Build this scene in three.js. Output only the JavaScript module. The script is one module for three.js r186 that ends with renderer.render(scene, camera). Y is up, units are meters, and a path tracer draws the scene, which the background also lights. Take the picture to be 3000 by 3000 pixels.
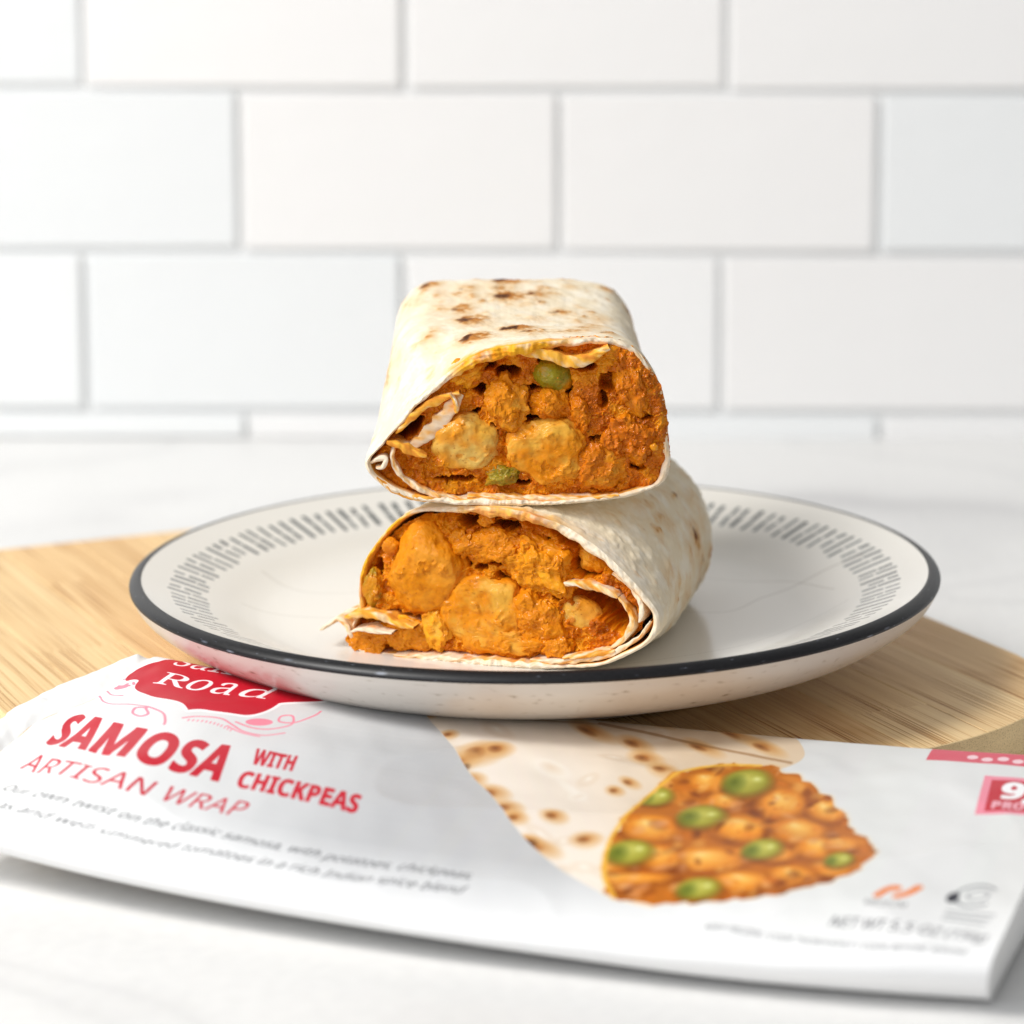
import * as THREE from 'three';
import { ImprovedNoise } from 'three/addons/math/ImprovedNoise.js';
import { RoundedBoxGeometry } from 'three/addons/geometries/RoundedBoxGeometry.js';
import { mergeGeometries, mergeVertices, toCreasedNormals } from 'three/addons/utils/BufferGeometryUtils.js';
import { RectAreaLightUniformsLib } from 'three/addons/lights/RectAreaLightUniformsLib.js';

// ------------------------------------------------------------------ camera, light, exposure
const scene = new THREE.Scene();
const R = THREE.MathUtils.degToRad;
const CAM_Y = 0.226, CAM_Z = 0.7376;
const camera = new THREE.PerspectiveCamera(19.93, 1, 0.02, 30);
camera.position.set(0, CAM_Y, CAM_Z);
camera.rotation.x = -R(12.9);
camera.focus = 0.709;
camera.userData.fStop = 9.6;
camera.updateMatrixWorld();

RectAreaLightUniformsLib.init();
scene.background = new THREE.Color(0.28, 0.284, 0.29);
function areaLight(name, color, intensity, w, h, from, to) {
  const l = new THREE.RectAreaLight(color, intensity, w, h);
  l.name = name; l.position.set(...from); l.lookAt(...to); scene.add(l);
}
areaLight('window_light', 0xfffdf9, 24, 0.5, 0.5, [-0.92, 1.12, 0.42], [0, 0.03, 0]);      // the window on the left
areaLight('room_light', 0xf6f9ff, 2.0, 2.0, 1.8, [-1.35, 1.3, 1.6], [0, 0.1, -0.3]);            // the bright room behind the camera

const renderer = new THREE.WebGLRenderer({ antialias: true });
renderer.setSize(1024, 1024);
renderer.toneMapping = THREE.LinearToneMapping;
renderer.toneMappingExposure = 1.0;
renderer.shadowMap.enabled = true;

// ------------------------------------------------------------------ helpers
const perlin = new ImprovedNoise();
const N = (x, y, z = 0) => perlin.noise(x + 31.7, y + 17.3, z + 5.1);
function fbm(x, y, z = 0, o = 4) { let a = 1, s = 0, t = 0; for (let i = 0; i < o; i++) { s += a * N(x, y, z + i * 7.7); t += a; a *= 0.5; x *= 2.03; y *= 2.03; z *= 2.03; } return s / t; }
function billow(x, y, z = 0, o = 3) { let a = 1, s = 0, t = 0; for (let i = 0; i < o; i++) { s += a * Math.abs(N(x, y, z + i * 3.3)); t += a; a *= 0.5; x *= 2.1; y *= 2.1; z *= 2.1; } return s / t; }
let seed = 7;
const rnd = () => { seed = (seed * 1664525 + 1013904223) >>> 0; return seed / 4294967296; };
const clamp = (x, a = 0, b = 1) => Math.min(b, Math.max(a, x));
const lerp = (a, b, t) => a + (b - a) * t;
const smooth = (a, b, x) => { const t = clamp((x - a) / (b - a)); return t * t * (3 - 2 * t); };
const C = (hex) => { const c = new THREE.Color(hex); return [c.r, c.g, c.b]; };
const mix3 = (a, b, t) => [a[0] + (b[0] - a[0]) * t, a[1] + (b[1] - a[1]) * t, a[2] + (b[2] - a[2]) * t];
const used = {};
function numbered(n) { const k = used[n] = (used[n] ?? -1) + 1; return k ? n + '_' + String(k).padStart(3, '0') : n; }
function tag(o, label, category, group, kind) {
  if (label) o.userData.label = label;
  if (category) o.userData.category = category;
  if (group) o.userData.group = group;
  if (kind) o.userData.kind = kind;
  return o;
}
function part(name, geometry, material, parent) {
  const m = new THREE.Mesh(geometry, material);
  m.name = numbered(name); m.castShadow = m.receiveShadow = true; parent.add(m);
  return m;
}
function base(name, pos = [0, 0, 0], turn = 0) {
  const g = new THREE.Group(); g.name = numbered(name); g.position.set(...pos); g.rotation.y = turn; scene.add(g);
  return g;
}
function dataTexture(w, h, fn, srgb = true) {
  const d = new Uint8Array(w * h * 4);
  for (let y = 0, i = 0; y < h; y++) for (let x = 0; x < w; x++, i += 4) { const c = fn(x, y); d[i] = clamp(c[0], 0, 255); d[i + 1] = clamp(c[1], 0, 255); d[i + 2] = clamp(c[2], 0, 255); d[i + 3] = 255; }
  const t = new THREE.DataTexture(d, w, h); t.magFilter = THREE.LinearFilter; t.minFilter = THREE.LinearFilter;
  t.wrapS = t.wrapT = THREE.RepeatWrapping; if (srgb) t.colorSpace = THREE.SRGBColorSpace; t.needsUpdate = true;
  return t;
}
function meshGrid(nu, nv, fn, closedU = false) {            // fn(i, j) -> {p, c, uv}
  const P = [], K = [], U = [], I = [];
  for (let j = 0; j < nv; j++) for (let i = 0; i < nu; i++) { const v = fn(i, j); P.push(...v.p); if (v.c) K.push(...v.c); if (v.uv) U.push(...v.uv); }
  const w = closedU ? nu : nu - 1;
  for (let j = 0; j < nv - 1; j++) for (let i = 0; i < w; i++) { const a = j * nu + i, b = j * nu + (i + 1) % nu, c = a + nu, d = b + nu; I.push(a, b, d, a, d, c); }
  const g = new THREE.BufferGeometry();
  g.setAttribute('position', new THREE.Float32BufferAttribute(P, 3));
  if (K.length) g.setAttribute('color', new THREE.Float32BufferAttribute(K, 3));
  if (U.length) g.setAttribute('uv', new THREE.Float32BufferAttribute(U, 2));
  g.setIndex(I); g.computeVertexNormals();
  return g;
}

// ------------------------------------------------------------------ countertop
{
  const t = dataTexture(1024, 1024, (x, y) => {
    const u = x / 1024, v = y / 1024, wx = fbm(u * 3, v * 3, 1.3, 4) * 0.9, wy = fbm(u * 3, v * 3, 9.3, 4) * 0.9;
    const vein = Math.pow(1 - Math.abs(N(u * 2.4 + wx, v * 5 + wy, 3)), 14), vein2 = Math.pow(1 - Math.abs(N(u * 6 + wx * 2, v * 9 + wy * 2, 8)), 22);
    const cloud = fbm(u * 4, v * 4, 21, 4);
    const d = 34 * vein * smooth(-0.3, 0.35, cloud) + 9 * vein2 + 10 * cloud + 4 * N(u * 260, v * 260, 4);
    return [236 - d, 235 - d, 233 - d * 0.95];
  });
  const g = new RoundedBoxGeometry(2.4, 0.03, 1.4, 3, 0.004);
  const p = g.attributes.position, uv = g.attributes.uv;
  for (let i = 0; i < p.count; i++) uv.setXY(i, p.getX(i) / 0.9, p.getZ(i) / 0.9);
  g.translate(0, -0.015, 0.316);
  const m = new THREE.Mesh(g, new THREE.MeshPhysicalMaterial({ map: t, roughness: 0.42 }));
  m.name = 'countertop'; m.castShadow = m.receiveShadow = true; scene.add(m);
  tag(m, 'white marble countertop with faint grey veins', null, null, 'structure');
}

// ------------------------------------------------------------------ tiled wall
{
  const wall = base('wall', [0, 0, -0.379]); wall.rotation.x = -R(4.75);
  tag(wall, 'white tiled wall of glossy brick-pattern tiles with grey joints', null, null, 'structure');
  const grout = new THREE.MeshStandardMaterial({ color: new THREE.Color(0.79, 0.8, 0.8), roughness: 0.95 });
  const slab = new THREE.BoxGeometry(1.36, 0.41, 0.02); slab.translate(0, 0.205, -0.0107);
  part('grout', slab, grout, wall);
  const PX = 0.12335, PY = 0.062, J = 0.0025, TH = 0.008;
  const bump = dataTexture(256, 256, (x, y) => { const v = 128 + 90 * fbm(x / 64, y / 64, 2, 3); return [v, v, v]; }, false);
  const mats = [[0.875, 0.873, 0.868], [0.845, 0.86, 0.863], [0.873, 0.864, 0.856], [0.825, 0.842, 0.848]].map((c) => new THREE.MeshPhysicalMaterial({ color: new THREE.Color(...c), roughness: 0.22, bumpMap: bump, bumpScale: 0.0006 }));
  const full = new RoundedBoxGeometry(PX - J, PY - J, TH, 3, 0.0012), cutTile = new RoundedBoxGeometry(PX - J, 0.0104 - J / 2, TH, 3, 0.0012), topTile = full;
  const offsets = [-0.1032, -0.0422, -0.1052, -0.0411, -0.1046, -0.0415];
  for (let r = 0; r < 6; r++) for (let c = -5; c < 6; c++) {
    const x = offsets[r] + (c + 0.5) * PX; if (Math.abs(x) > 0.62) continue;
    const y = r === 0 ? (0.0104 - J / 2) / 2 : 0.0104 + (r - 0.5) * PY;
    const h = Math.abs(Math.sin(r * 12.98 + c * 78.23) * 43758.5) % 1, h2 = (h * 97.3) % 1, h3 = (h2 * 57.7) % 1;
    const m = part('tile', r === 0 ? cutTile : full, mats[Math.floor(h * 4)], wall);
    m.position.set(x + (h2 - 0.5) * 0.0006, y + (h3 - 0.5) * 0.0005 - x * 0.004, TH / 2 - 0.0062);
    m.rotation.set((h - 0.5) * 0.012, (h3 - 0.5) * 0.014, (h2 - 0.5) * 0.006);
  }
}

// ------------------------------------------------------------------ bamboo cutting board
const BOARD_T = 0.014;
{
  const turn = Math.atan2(0.43, 0.903);                       // long side points to the front right
  const b = base('cutting_board', [0, 0, 0], turn);            // local +z: along the grain, local +x: across it
  tag(b, 'pale bamboo cutting board with rounded corners under the plate', 'cutting board');
  const x0 = -0.1312, x1 = 0.1297, z0 = -0.191, z1 = 0.1035, pts = [];
  const corner = (cx, cz, r, a0) => { for (let k = 0; k <= 18; k++) { const a = a0 + (k / 18) * Math.PI / 2; pts.push([cx + Math.cos(a) * r, cz + Math.sin(a) * r]); } };
  new THREE.CatmullRomCurve3([[x1, 0.0], [x1, 0.03], [0.1292, 0.048], [0.1232, 0.066], [0.1125, 0.0805], [0.097, 0.0925], [0.078, 0.1], [0.06, 0.1034], [0.04, z1], [0.01, z1]].map(([a, c]) => new THREE.Vector3(a, c, 0)), false, 'centripetal').getPoints(36).forEach((v) => pts.push([Math.min(v.x, x1), Math.min(v.y, z1)])); corner(x0 + 0.07, z1 - 0.07, 0.07, Math.PI / 2); corner(x0 + 0.03, z0 + 0.03, 0.03, Math.PI); corner(x1 - 0.04, z0 + 0.04, 0.04, 1.5 * Math.PI);
  const clip = (poly, s, lim) => { const out = []; for (let i = 0; i < poly.length; i++) { const a = poly[i], c = poly[(i + 1) % poly.length], da = s * (a[0] - lim), dc = s * (c[0] - lim); if (da <= 0) out.push(a); if (da * dc < 0) { const t = da / (da - dc); out.push([lim, a[1] + (c[1] - a[1]) * t]); } } return out; };
  const woods = [0, 1, 2, 3].map((k) => {
    const tone = [[248, 223, 174], [241, 207, 152], [251, 230, 184], [236, 197, 140]][k];
    const node = [0.3 + 0.17 * k, 0.78 - 0.13 * k];
    return dataTexture(512, 1024, (x, y) => {
      const u = x / 512 * 0.06 + k * 1.7, v = y / 1024 * 0.32;   // metres
      const wob = fbm(v * 9, u * 20, k, 2) * 0.0012;
      const fine = N((u + wob) * 2600, v * 14, k), mid = N((u + wob) * 900, v * 8, k + 4), wide = N((u + wob) * 220, v * 5, k + 8);
      const nodeD = Math.min(...node.map((q) => Math.abs(v / 0.32 - q - 0.012 * Math.sin(u * 300 + k))));
      const knot = Math.exp(-((nodeD / 0.014) ** 2)) * (0.5 + N(u * 1500, v * 60, 3)) ;
      const flecks = Math.pow(clamp(N((u + wob) * 3000, v * 16, 9 + k) * 1.7), 1.5) * 95 * (0.6 + 0.8 * smooth(-0.2, 0.3, N(u * 160, v * 7, 40 + k)));
      const d = 9 * fine + 10 * mid + 12 * wide - flecks - 26 * Math.max(0, knot);
      return [tone[0] + d * 0.75, tone[1] + d, tone[2] + d * 1.1];
    });
  });
  const endTex = dataTexture(512, 128, (x, y) => {
    const n = N(x * 0.33, y * 0.33, 2), m = fbm(x / 60, y / 40, 4, 3), pore = clamp(N(x * 0.5, y * 0.5, 7) * 2 - 0.4);
    const d = 12 * n + 14 * m - 70 * pore; return [248 + d, 218 + d, 166 + d];
  });
  const endM = new THREE.MeshStandardMaterial({ map: endTex, roughness: 0.85, bumpMap: endTex, bumpScale: 0.0003 });
  const topM = woods.map((w) => new THREE.MeshPhysicalMaterial({ map: w, roughness: 0.55, bumpMap: w, bumpScale: 0.0002 }));
  for (const [layer, h0, h1, shift, n] of [[0, 0, 0.0052, 0.009, 12], [1, 0.0052, BOARD_T, 0, 11]]) {
    const w = (x1 - x0) / (n - (shift ? 1 : 0));
    for (let i = 0; i < n; i++) {
      const a = Math.max(x0, x0 + i * w - shift), c = Math.min(x1, x0 + (i + 1) * w - shift);
      if (c - a < 0.002) continue;
      const poly = clip(clip(pts, -1, a), 1, c);
      const sh = new THREE.Shape(poly.map(([x, z]) => new THREE.Vector2(x, -z)));
      const e = 0.0002;
      const g = new THREE.ExtrudeGeometry(sh, { depth: h1 - h0 - 2 * e, bevelEnabled: true, bevelThickness: e, bevelSize: e, bevelOffset: -e, bevelSegments: 1, steps: 1 });
      g.rotateX(-Math.PI / 2); g.translate(0, h0 + e, 0);
      const p = g.attributes.position, uv = g.attributes.uv, nn = g.attributes.normal;
      for (let q = 0; q < p.count; q++) {
        if (Math.abs(nn.getY(q)) > 0.5) uv.setXY(q, (p.getX(q) + i * 0.0131 + layer * 0.02) / 0.06, (p.getZ(q) + i * 0.071) / 0.32);
        else uv.setXY(q, (p.getX(q) + p.getZ(q) + i * 0.02) / 0.06, p.getY(q) / 0.015);
      }
      part('bamboo_strip', g, [topM[(i * 3 + layer + (i % 2)) % 4], endM], b);
    }
  }
}

// ------------------------------------------------------------------ plate
const PLATE = [0.0062, BOARD_T, -0.012], FLOOR = 0.013;
{
  const t = base('plate', PLATE); t.rotation.z = R(0.7); t.position.y += 0.0007;
  tag(t, 'round off-white stoneware plate with black rim and grey dash border', 'plate');
  const lathe = (profile, seg, vOf) => {
    const curve = new THREE.SplineCurve(profile.map((p) => new THREE.Vector2(...p))), pts = curve.getPoints(profile.length * 8);
    return meshGrid(seg + 1, pts.length, (i, j) => { const a = i / seg * Math.PI * 2, r = Math.max(pts[j].x, 1e-5); return { p: [Math.sin(a) * r, pts[j].y, Math.cos(a) * r], uv: [i / seg, vOf(r, pts[j].y, j / (pts.length - 1))] }; });
  };
  const RR = 0.1067;
  const topPts = [[0, FLOOR], [0.03, FLOOR], [0.06, FLOOR + 0.0001], [0.07, FLOOR + 0.0006], [0.0765, FLOOR + 0.0022], [0.085, FLOOR + 0.0058], [0.0955, FLOOR + 0.0098], [0.1034, FLOOR + 0.0127]];
  const rimPts = [[0.1034, FLOOR + 0.0127], [0.1041, FLOOR + 0.0129], [0.1053, FLOOR + 0.0125], [0.1062, FLOOR + 0.0118], [0.1066, FLOOR + 0.0111], [0.1066, FLOOR + 0.0105]];
  const underPts = [[0.1066, FLOOR + 0.0105], [0.1036, FLOOR + 0.0056], [0.0955, FLOOR - 0.0003], [0.0855, FLOOR - 0.0044], [0.0745, FLOOR - 0.007], [0.0655, FLOOR - 0.008], [0.0627, FLOOR - 0.0086], [0.0613, FLOOR - 0.0108], [0.0606, 0.0004], [0.0592, 0], [0.0572, 0], [0.0562, 0.0006], [0.0552, 0.003], [0.03, 0.004], [0, 0.004]];
  // painted dashes: two staggered rows, hand drawn
  const W = 2048, H = 1024, cv = document.createElement('canvas'); cv.width = W; cv.height = H;
  const x = cv.getContext('2d'); x.fillStyle = '#e4e0d8'; x.fillRect(0, 0, W, H);
  const vy = (r) => H - (r / RR) * H;
  for (let i = 0; i < 900; i++) { const a = rnd(); x.fillStyle = `rgba(${150 + 60 * rnd() | 0},${140 + 50 * rnd() | 0},${120 + 40 * rnd() | 0},${0.05 + 0.18 * rnd() * (a > 0.8 ? 1 : 0.3)})`; const r = 0.5 + rnd() * 1.2; x.beginPath(); x.ellipse(rnd() * W, rnd() * H, r, r * 1.3, 0, 0, 7); x.fill(); }
  x.lineCap = 'round';
  const nd = 136;
  for (let i = 0; i < nd; i++) {
    const u = (i + 0.5 + (rnd() - 0.5) * 0.25) / nd * W, f = 0.75 + 0.25 * rnd();
    const cut = 0.35 + 0.3 * rnd(), r0 = 0.0862 + 0.0009 * rnd(), r1 = 0.0964 - 0.0009 * rnd(), kind = rnd();
    const seg = kind < 0.62 ? [[r0, lerp(r0, r1, cut) - 0.0004], [lerp(r0, r1, cut) + 0.0005, r1]] : kind < 0.82 ? [[r0, r1]] : [[lerp(r0, r1, 0.2), lerp(r0, r1, 0.6)], [lerp(r0, r1, 0.75), r1]];
    for (const [a, b] of seg) { const g = 26 * rnd() | 0; x.strokeStyle = `rgba(${26 + g} ,${33 + g},${36 + g},${(0.85 + 0.15 * rnd()) * f})`.replace(' ', ''); x.lineWidth = 4.2 + 1.8 * rnd(); x.beginPath(); x.moveTo(u + rnd() * 2 - 1, vy(a)); x.lineTo(u + rnd() * 2 - 1, vy(b)); x.stroke(); }
  }
  // long thin crazing lines in the glaze
  const polar = (X, Z) => { let a = Math.atan2(X, Z) / (2 * Math.PI); if (a < 0) a += 1; return [a * W, vy(Math.hypot(X, Z))]; };
  const craze = (list, w, al) => { const s = new THREE.SplineCurve(list.map((p) => new THREE.Vector2(...p))).getPoints(60); x.strokeStyle = `rgba(120,108,98,${al})`; x.lineWidth = w; for (let i = 0; i < s.length - 1; i++) { const [a, b] = [polar(s[i].x, s[i].y), polar(s[i + 1].x, s[i + 1].y)]; if (Math.abs(a[0] - b[0]) > W / 2) continue; x.beginPath(); x.moveTo(...a); x.lineTo(...b); x.stroke(); } };
  craze([[0.03, 0.0], [0.05, 0.005], [0.062, -0.01], [0.075, -0.02], [0.09, -0.022]], 3, 0.28);
  craze([[0.04, -0.035], [0.055, -0.028], [0.07, -0.022], [0.08, -0.004]], 3, 0.24);
  craze([[-0.075, -0.03], [-0.06, -0.02], [-0.04, -0.022], [-0.01, -0.03]], 3, 0.16);
  craze([[-0.078, 0.0], [-0.055, 0.006], [-0.035, 0.0], [-0.015, -0.012]], 3, 0.16);
  craze([[0.02, 0.055], [0.05, 0.04], [0.07, 0.02], [0.082, 0.012]], 2.5, 0.15);
  const dashes = new THREE.CanvasTexture(cv); dashes.colorSpace = THREE.SRGBColorSpace; dashes.wrapS = THREE.RepeatWrapping;
  const glaze = new THREE.MeshPhysicalMaterial({ map: dashes, roughness: 0.17, ior: 1.5 });
  part('dish', lathe(topPts, 256, (r) => r / RR), glaze, t);
  const rimTex = dataTexture(2048, 32, (px, py) => { const v = 14 + 14 * N(px / 3, py / 3, 1) + 8 * N(px / 30, py / 9, 6); return [v + 1, v, v + 3]; });
  { const d = rimTex.image.data; for (let k = 0; k < 170; k++) { const cx = Math.floor(rnd() * 2048), cy = Math.floor(rnd() * 32), r = rnd() < 0.14 ? 4.5 : 1.4, b = 60 + 90 * rnd(); for (let yy = -4; yy <= 4; yy++) for (let xx = -5; xx <= 5; xx++) { const q = Math.hypot(xx, yy * 1.6); if (q > r) continue; const X = (cx + xx + 2048) % 2048, Y = cy + yy; if (Y < 0 || Y > 31) continue; const o = (Y * 2048 + X) * 4, m = 1 - q / r * 0.6; d[o] = lerp(d[o], b, m); d[o + 1] = lerp(d[o + 1], b + 6, m); d[o + 2] = lerp(d[o + 2], b + 18, m); } } }
  part('rim_band', lathe(rimPts, 256, (r, y, v) => v), new THREE.MeshPhysicalMaterial({ map: rimTex, roughness: 0.42, bumpMap: rimTex, bumpScale: 0.0002 }), t);
  const underTex = dataTexture(1024, 256, (px, py) => { const s = Math.pow(clamp(N(px / 4, py / 4, 11) * 1.7 - 0.55), 2) * 110, v = 5 * fbm(px / 70, py / 40, 3, 3); return [226 + v - s, 219 + v - s * 1.1, 210 + v - s * 1.2]; });
  part('underside', lathe(underPts, 256, (r, y, v) => v), new THREE.MeshPhysicalMaterial({ map: underTex, roughness: 0.3 }), t);
}

// the photographed outline of a cut face, read on the plane in which that face stands: view coordinates -> the face's own axes
const onFace = (o, turn, ox, oy, k) => (u, v) => {
  const d = new THREE.Vector3((ox + u * k - 966) / 5500, (966 - oy - v * k) / 5500, -1).applyQuaternion(camera.quaternion), n = new THREE.Vector3(Math.sin(turn), 0, Math.cos(turn)), O = new THREE.Vector3(...o);
  const t = O.clone().sub(camera.position).dot(n) / d.dot(n), p = camera.position.clone().addScaledVector(d, t).sub(O);
  return [p.x * Math.cos(turn) - p.z * Math.sin(turn), p.y];
};

// ------------------------------------------------------------------ food: shared builders
const flourM = new THREE.MeshPhysicalMaterial({ vertexColors: true, roughness: 0.82, specularIntensity: 0.5 });
const sauceM = new THREE.MeshPhysicalMaterial({ vertexColors: true, roughness: 0.55, specularIntensity: 0.2, clearcoat: 0.26, clearcoatRoughness: 0.1 });
const chunkM = new THREE.MeshPhysicalMaterial({ vertexColors: true, roughness: 0.55, specularIntensity: 0.2, clearcoat: 0.22, clearcoatRoughness: 0.11 });
const peaM = new THREE.MeshPhysicalMaterial({ vertexColors: true, roughness: 0.4, specularIntensity: 0.35, clearcoat: 0.3, clearcoatRoughness: 0.14 });
const K = {
  cream: C('#f1e1c3'), flour: C('#f7ecd7'), tan: C('#dcab68'), toast: C('#bb7a38'), char: C('#6e3c1d'), black: C('#3d2415'), crumb: C('#f0dcbe'),
  orange: C('#e0880c'), deep: C('#ca6a06'), brown: C('#a45006'), dark: C('#5e2b06'), red: C('#cc640a'), yellow: C('#f2ab22'), potato: C('#e2a83e'), pale: C('#e4bc62'), olive: C('#80700e'), green: C('#968a18'), turmeric: C('#f6b428'),
};
const smoothClosed = (pts, n = 500) => new THREE.CatmullRomCurve3(pts.map((p) => new THREE.Vector3(p[0], p[1], 0)), true, 'centripetal').getPoints(n).map((v) => [v.x, v.y]);
function radial(pts, cx, cy) {                               // outline -> radius by angle
  const s = smoothClosed(pts, 900).map(([x, y]) => [Math.atan2(y - cy, x - cx), Math.hypot(x - cx, y - cy)]), n = 720, t = new Float32Array(n).fill(-1);
  for (let i = 0; i < s.length; i++) { const [a0, r0] = s[i]; let [a1, r1] = s[(i + 1) % s.length]; if (a1 - a0 > Math.PI) a1 -= 2 * Math.PI; if (a0 - a1 > Math.PI) a1 += 2 * Math.PI; for (let k = 0; k <= 10; k++) { const a = lerp(a0, a1, k / 10), j = ((Math.round(a / (2 * Math.PI) * n) % n) + n) % n, r = lerp(r0, r1, k / 10); if (r > t[j]) t[j] = r; } }
  for (let i = 0; i < n; i++) if (t[i] < 0) { let k = 1; while (t[(i + k) % n] < 0 && k < n) k++; t[i] = t[(i + k) % n]; }
  return (a) => { const f = ((a / (2 * Math.PI)) % 1 + 1) % 1 * n, i = Math.floor(f) % n; return lerp(t[i], t[(i + 1) % n], f - Math.floor(f)); };
}
function polyDistance(poly) {                                // signed distance, negative inside
  return (x, y) => {
    let d = 1e9, inside = false;
    for (let i = 0, j = poly.length - 1; i < poly.length; j = i++) {
      const [xi, yi] = poly[i], [xj, yj] = poly[j], ex = xj - xi, ey = yj - yi, t = clamp(((x - xi) * ex + (y - yi) * ey) / (ex * ex + ey * ey + 1e-15));
      d = Math.min(d, (x - xi - ex * t) ** 2 + (y - yi - ey * t) ** 2);
      if ((yi > y) !== (yj > y) && x < ((xj - xi) * (y - yi)) / (yj - yi) + xi) inside = !inside;
    }
    return (inside ? -1 : 1) * Math.sqrt(d);
  };
}
// the rolled flatbread: a shell from its cut edge back to its folded end
function tortilla(o) {
  const { cx, cy, F, M, B, len, thick, spots, seed: sd } = o, NA = 620, rows = [];
  for (let k = 0; k <= 10; k++) rows.push(['in', 1 - k / 10]);
  for (let k = 1; k < 13; k++) rows.push(['rim', k / 13]);
  for (let k = 0; k <= 250; k++) rows.push(['out', k / 250]);
  return meshGrid(NA, rows.length, (i, j) => {
    const a = i / NA * Math.PI * 2, [kind, q] = rows[j], ca = Math.cos(a), sa = Math.sin(a);
    const t = kind === 'out' ? Math.pow(q, 1.25) : 0;
    const wM = smooth(0, 0.35, t), wB = smooth(0.3, 0.95, t);
    let r = lerp(lerp(F(a), M(a), wM), B(a), wB);
    const rim = o.rimZ(a) + 0.0013 * fbm(ca * 6, sa * 6, sd, 3) + 0.0003 * fbm(ca * 17, sa * 17, sd + 3, 2);
    const th = thick(a) * (1 + 0.4 * N(ca * 8, sa * 8, sd + 6));
    let z, dr = 0, c;
    const e = smooth(0.78, 1, t), close = Math.pow(Math.max(0, 1 - Math.pow(clamp((t - 0.74) / 0.26), 2.4)), 1 / 2.4);
    z = rim - o.len * t;
    if (kind === 'in') { const ti = 0.026 * q / o.len; r = lerp(F(a), M(a), smooth(0, 0.35, ti)); z = rim - 0.026 * q; dr = -th - 0.00015 * N(ca * 12, sa * 12, z * 600); }
    if (kind === 'rim') { dr = -th * (1 - q); const rr = (r + dr) * 1000; z = rim + 0.0006 * Math.sin(q * Math.PI) + 0.0003 * N(rr / 0.5, a * 6, sd) + 0.0003 * fbm(ca * rr / 1.6, sa * rr / 1.6, sd, 3); }
    if (kind === 'out') {
      r *= lerp(1, Math.max(close, 0.02), e > 0 ? 1 : 0);
    }
    let x = cx + ca * (r + dr), y = cy + sa * (r + dr) + o.lift(t);
    const X = x * 1000, Y = y * 1000, Z = z * 1000;               // mm
    let spot = 0, core = 0;
    if (kind === 'out') {
      let b = 0.55 * fbm(X / 13, Y / 13, Z / 13 + sd, 3) + 0.26 * fbm(X / 3.2, Y / 3.2, Z / 3.2 + sd, 3) + 0.035 * N(X / 0.8, Y / 0.8, Z / 0.8) + 0.5 * Math.max(0, fbm(X / 5, Y / 5, Z / 5 + 77 + sd, 2) - 0.12);
      const wx = 1.5 * fbm(X / 4, Y / 4, Z / 4 + 40, 3), wz = 2.2 * fbm(X / 4, Y / 4, Z / 4 + 60, 3);
      for (const s of spots) {
        const d = ((X - s[0] + wx) / s[3]) ** 2 + ((Y - s[1]) / (s[6] || 5)) ** 2 + ((Z - s[2] + wz) / s[4]) ** 2;
        if (d < 4) { const g = Math.exp(-d * 1.3); spot = Math.max(spot, g * s[5] * (0.75 + 0.7 * fbm(X / 1.8, Y / 1.8, Z / 1.8 + 12, 2))); core = Math.max(core, Math.exp(-(((X - s[0] + 0.4 * s[3] + wx * 1.5) / s[3]) ** 2 + ((Y - s[1]) / 6) ** 2 + ((Z - s[2] + wz) / s[4]) ** 2) * 3.4) * s[5]); }
      }
      b += 0.7 * spot * (1 - t * 0.5) + (o.fold ? o.fold(X, Y, Z) : 0);
      const edge = smooth(0, 0.03, t), k = b * 0.001 * (0.25 + 0.75 * edge);
      x += ca * k; y += sa * k;
    }
    // colour
    const n1 = fbm(X / 6, Y / 6, Z / 6 + sd * 2, 4), n2 = N(X / 1.1, Y / 1.1, Z / 1.1);
    c = mix3(K.cream, K.flour, smooth(-0.2, 0.4, n1 + 0.25 * n2));
    if (kind === 'out') {
      const patch = smooth(0.16, 0.5, fbm(X / 5 + 9, Y / 5, Z / 3.4 + sd, 4)) * 0.5;
      c = mix3(c, K.tan, patch * (o.toast || 1));
      c = mix3(c, K.tan, clamp(spot * 1.35)); c = mix3(c, K.toast, smooth(0.35, 0.85, spot + 0.2 * n2)); c = mix3(c, K.char, 0.9 * smooth(0.5, 0.95, core + 0.12 * n2)); c = mix3(c, K.black, 0.8 * smooth(0.85, 1.15, core + 0.1 * n2));
      const st = o.stain(a) * smooth(0.05, 0.0, t + 0.03 * fbm(X / 3, Y / 3, Z / 3, 3));
      c = mix3(c, mix3(K.turmeric, K.orange, smooth(-0.1, 0.4, n1)), clamp(st));
    } else {
      const s = kind === 'in' ? 1 : lerp(0.85, 0.2, q), st = o.stain(a);
      const k = clamp(smooth(-0.55, 0.35, fbm(X / 3.2, Y / 3.2, Z / 3.2 + sd, 4) + s - 0.85 + st * 0.7) * (kind === 'in' ? 0.95 : 0.25 + 0.75 * st));
      c = mix3(mix3(K.crumb, K.flour, 0.5 + n2), mix3(K.turmeric, K.orange, smooth(-0.2, 0.4, n1 + 0.3 * n2)), k);
    }
    return { p: [x, y, z], c };
  }, true);
}
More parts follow.
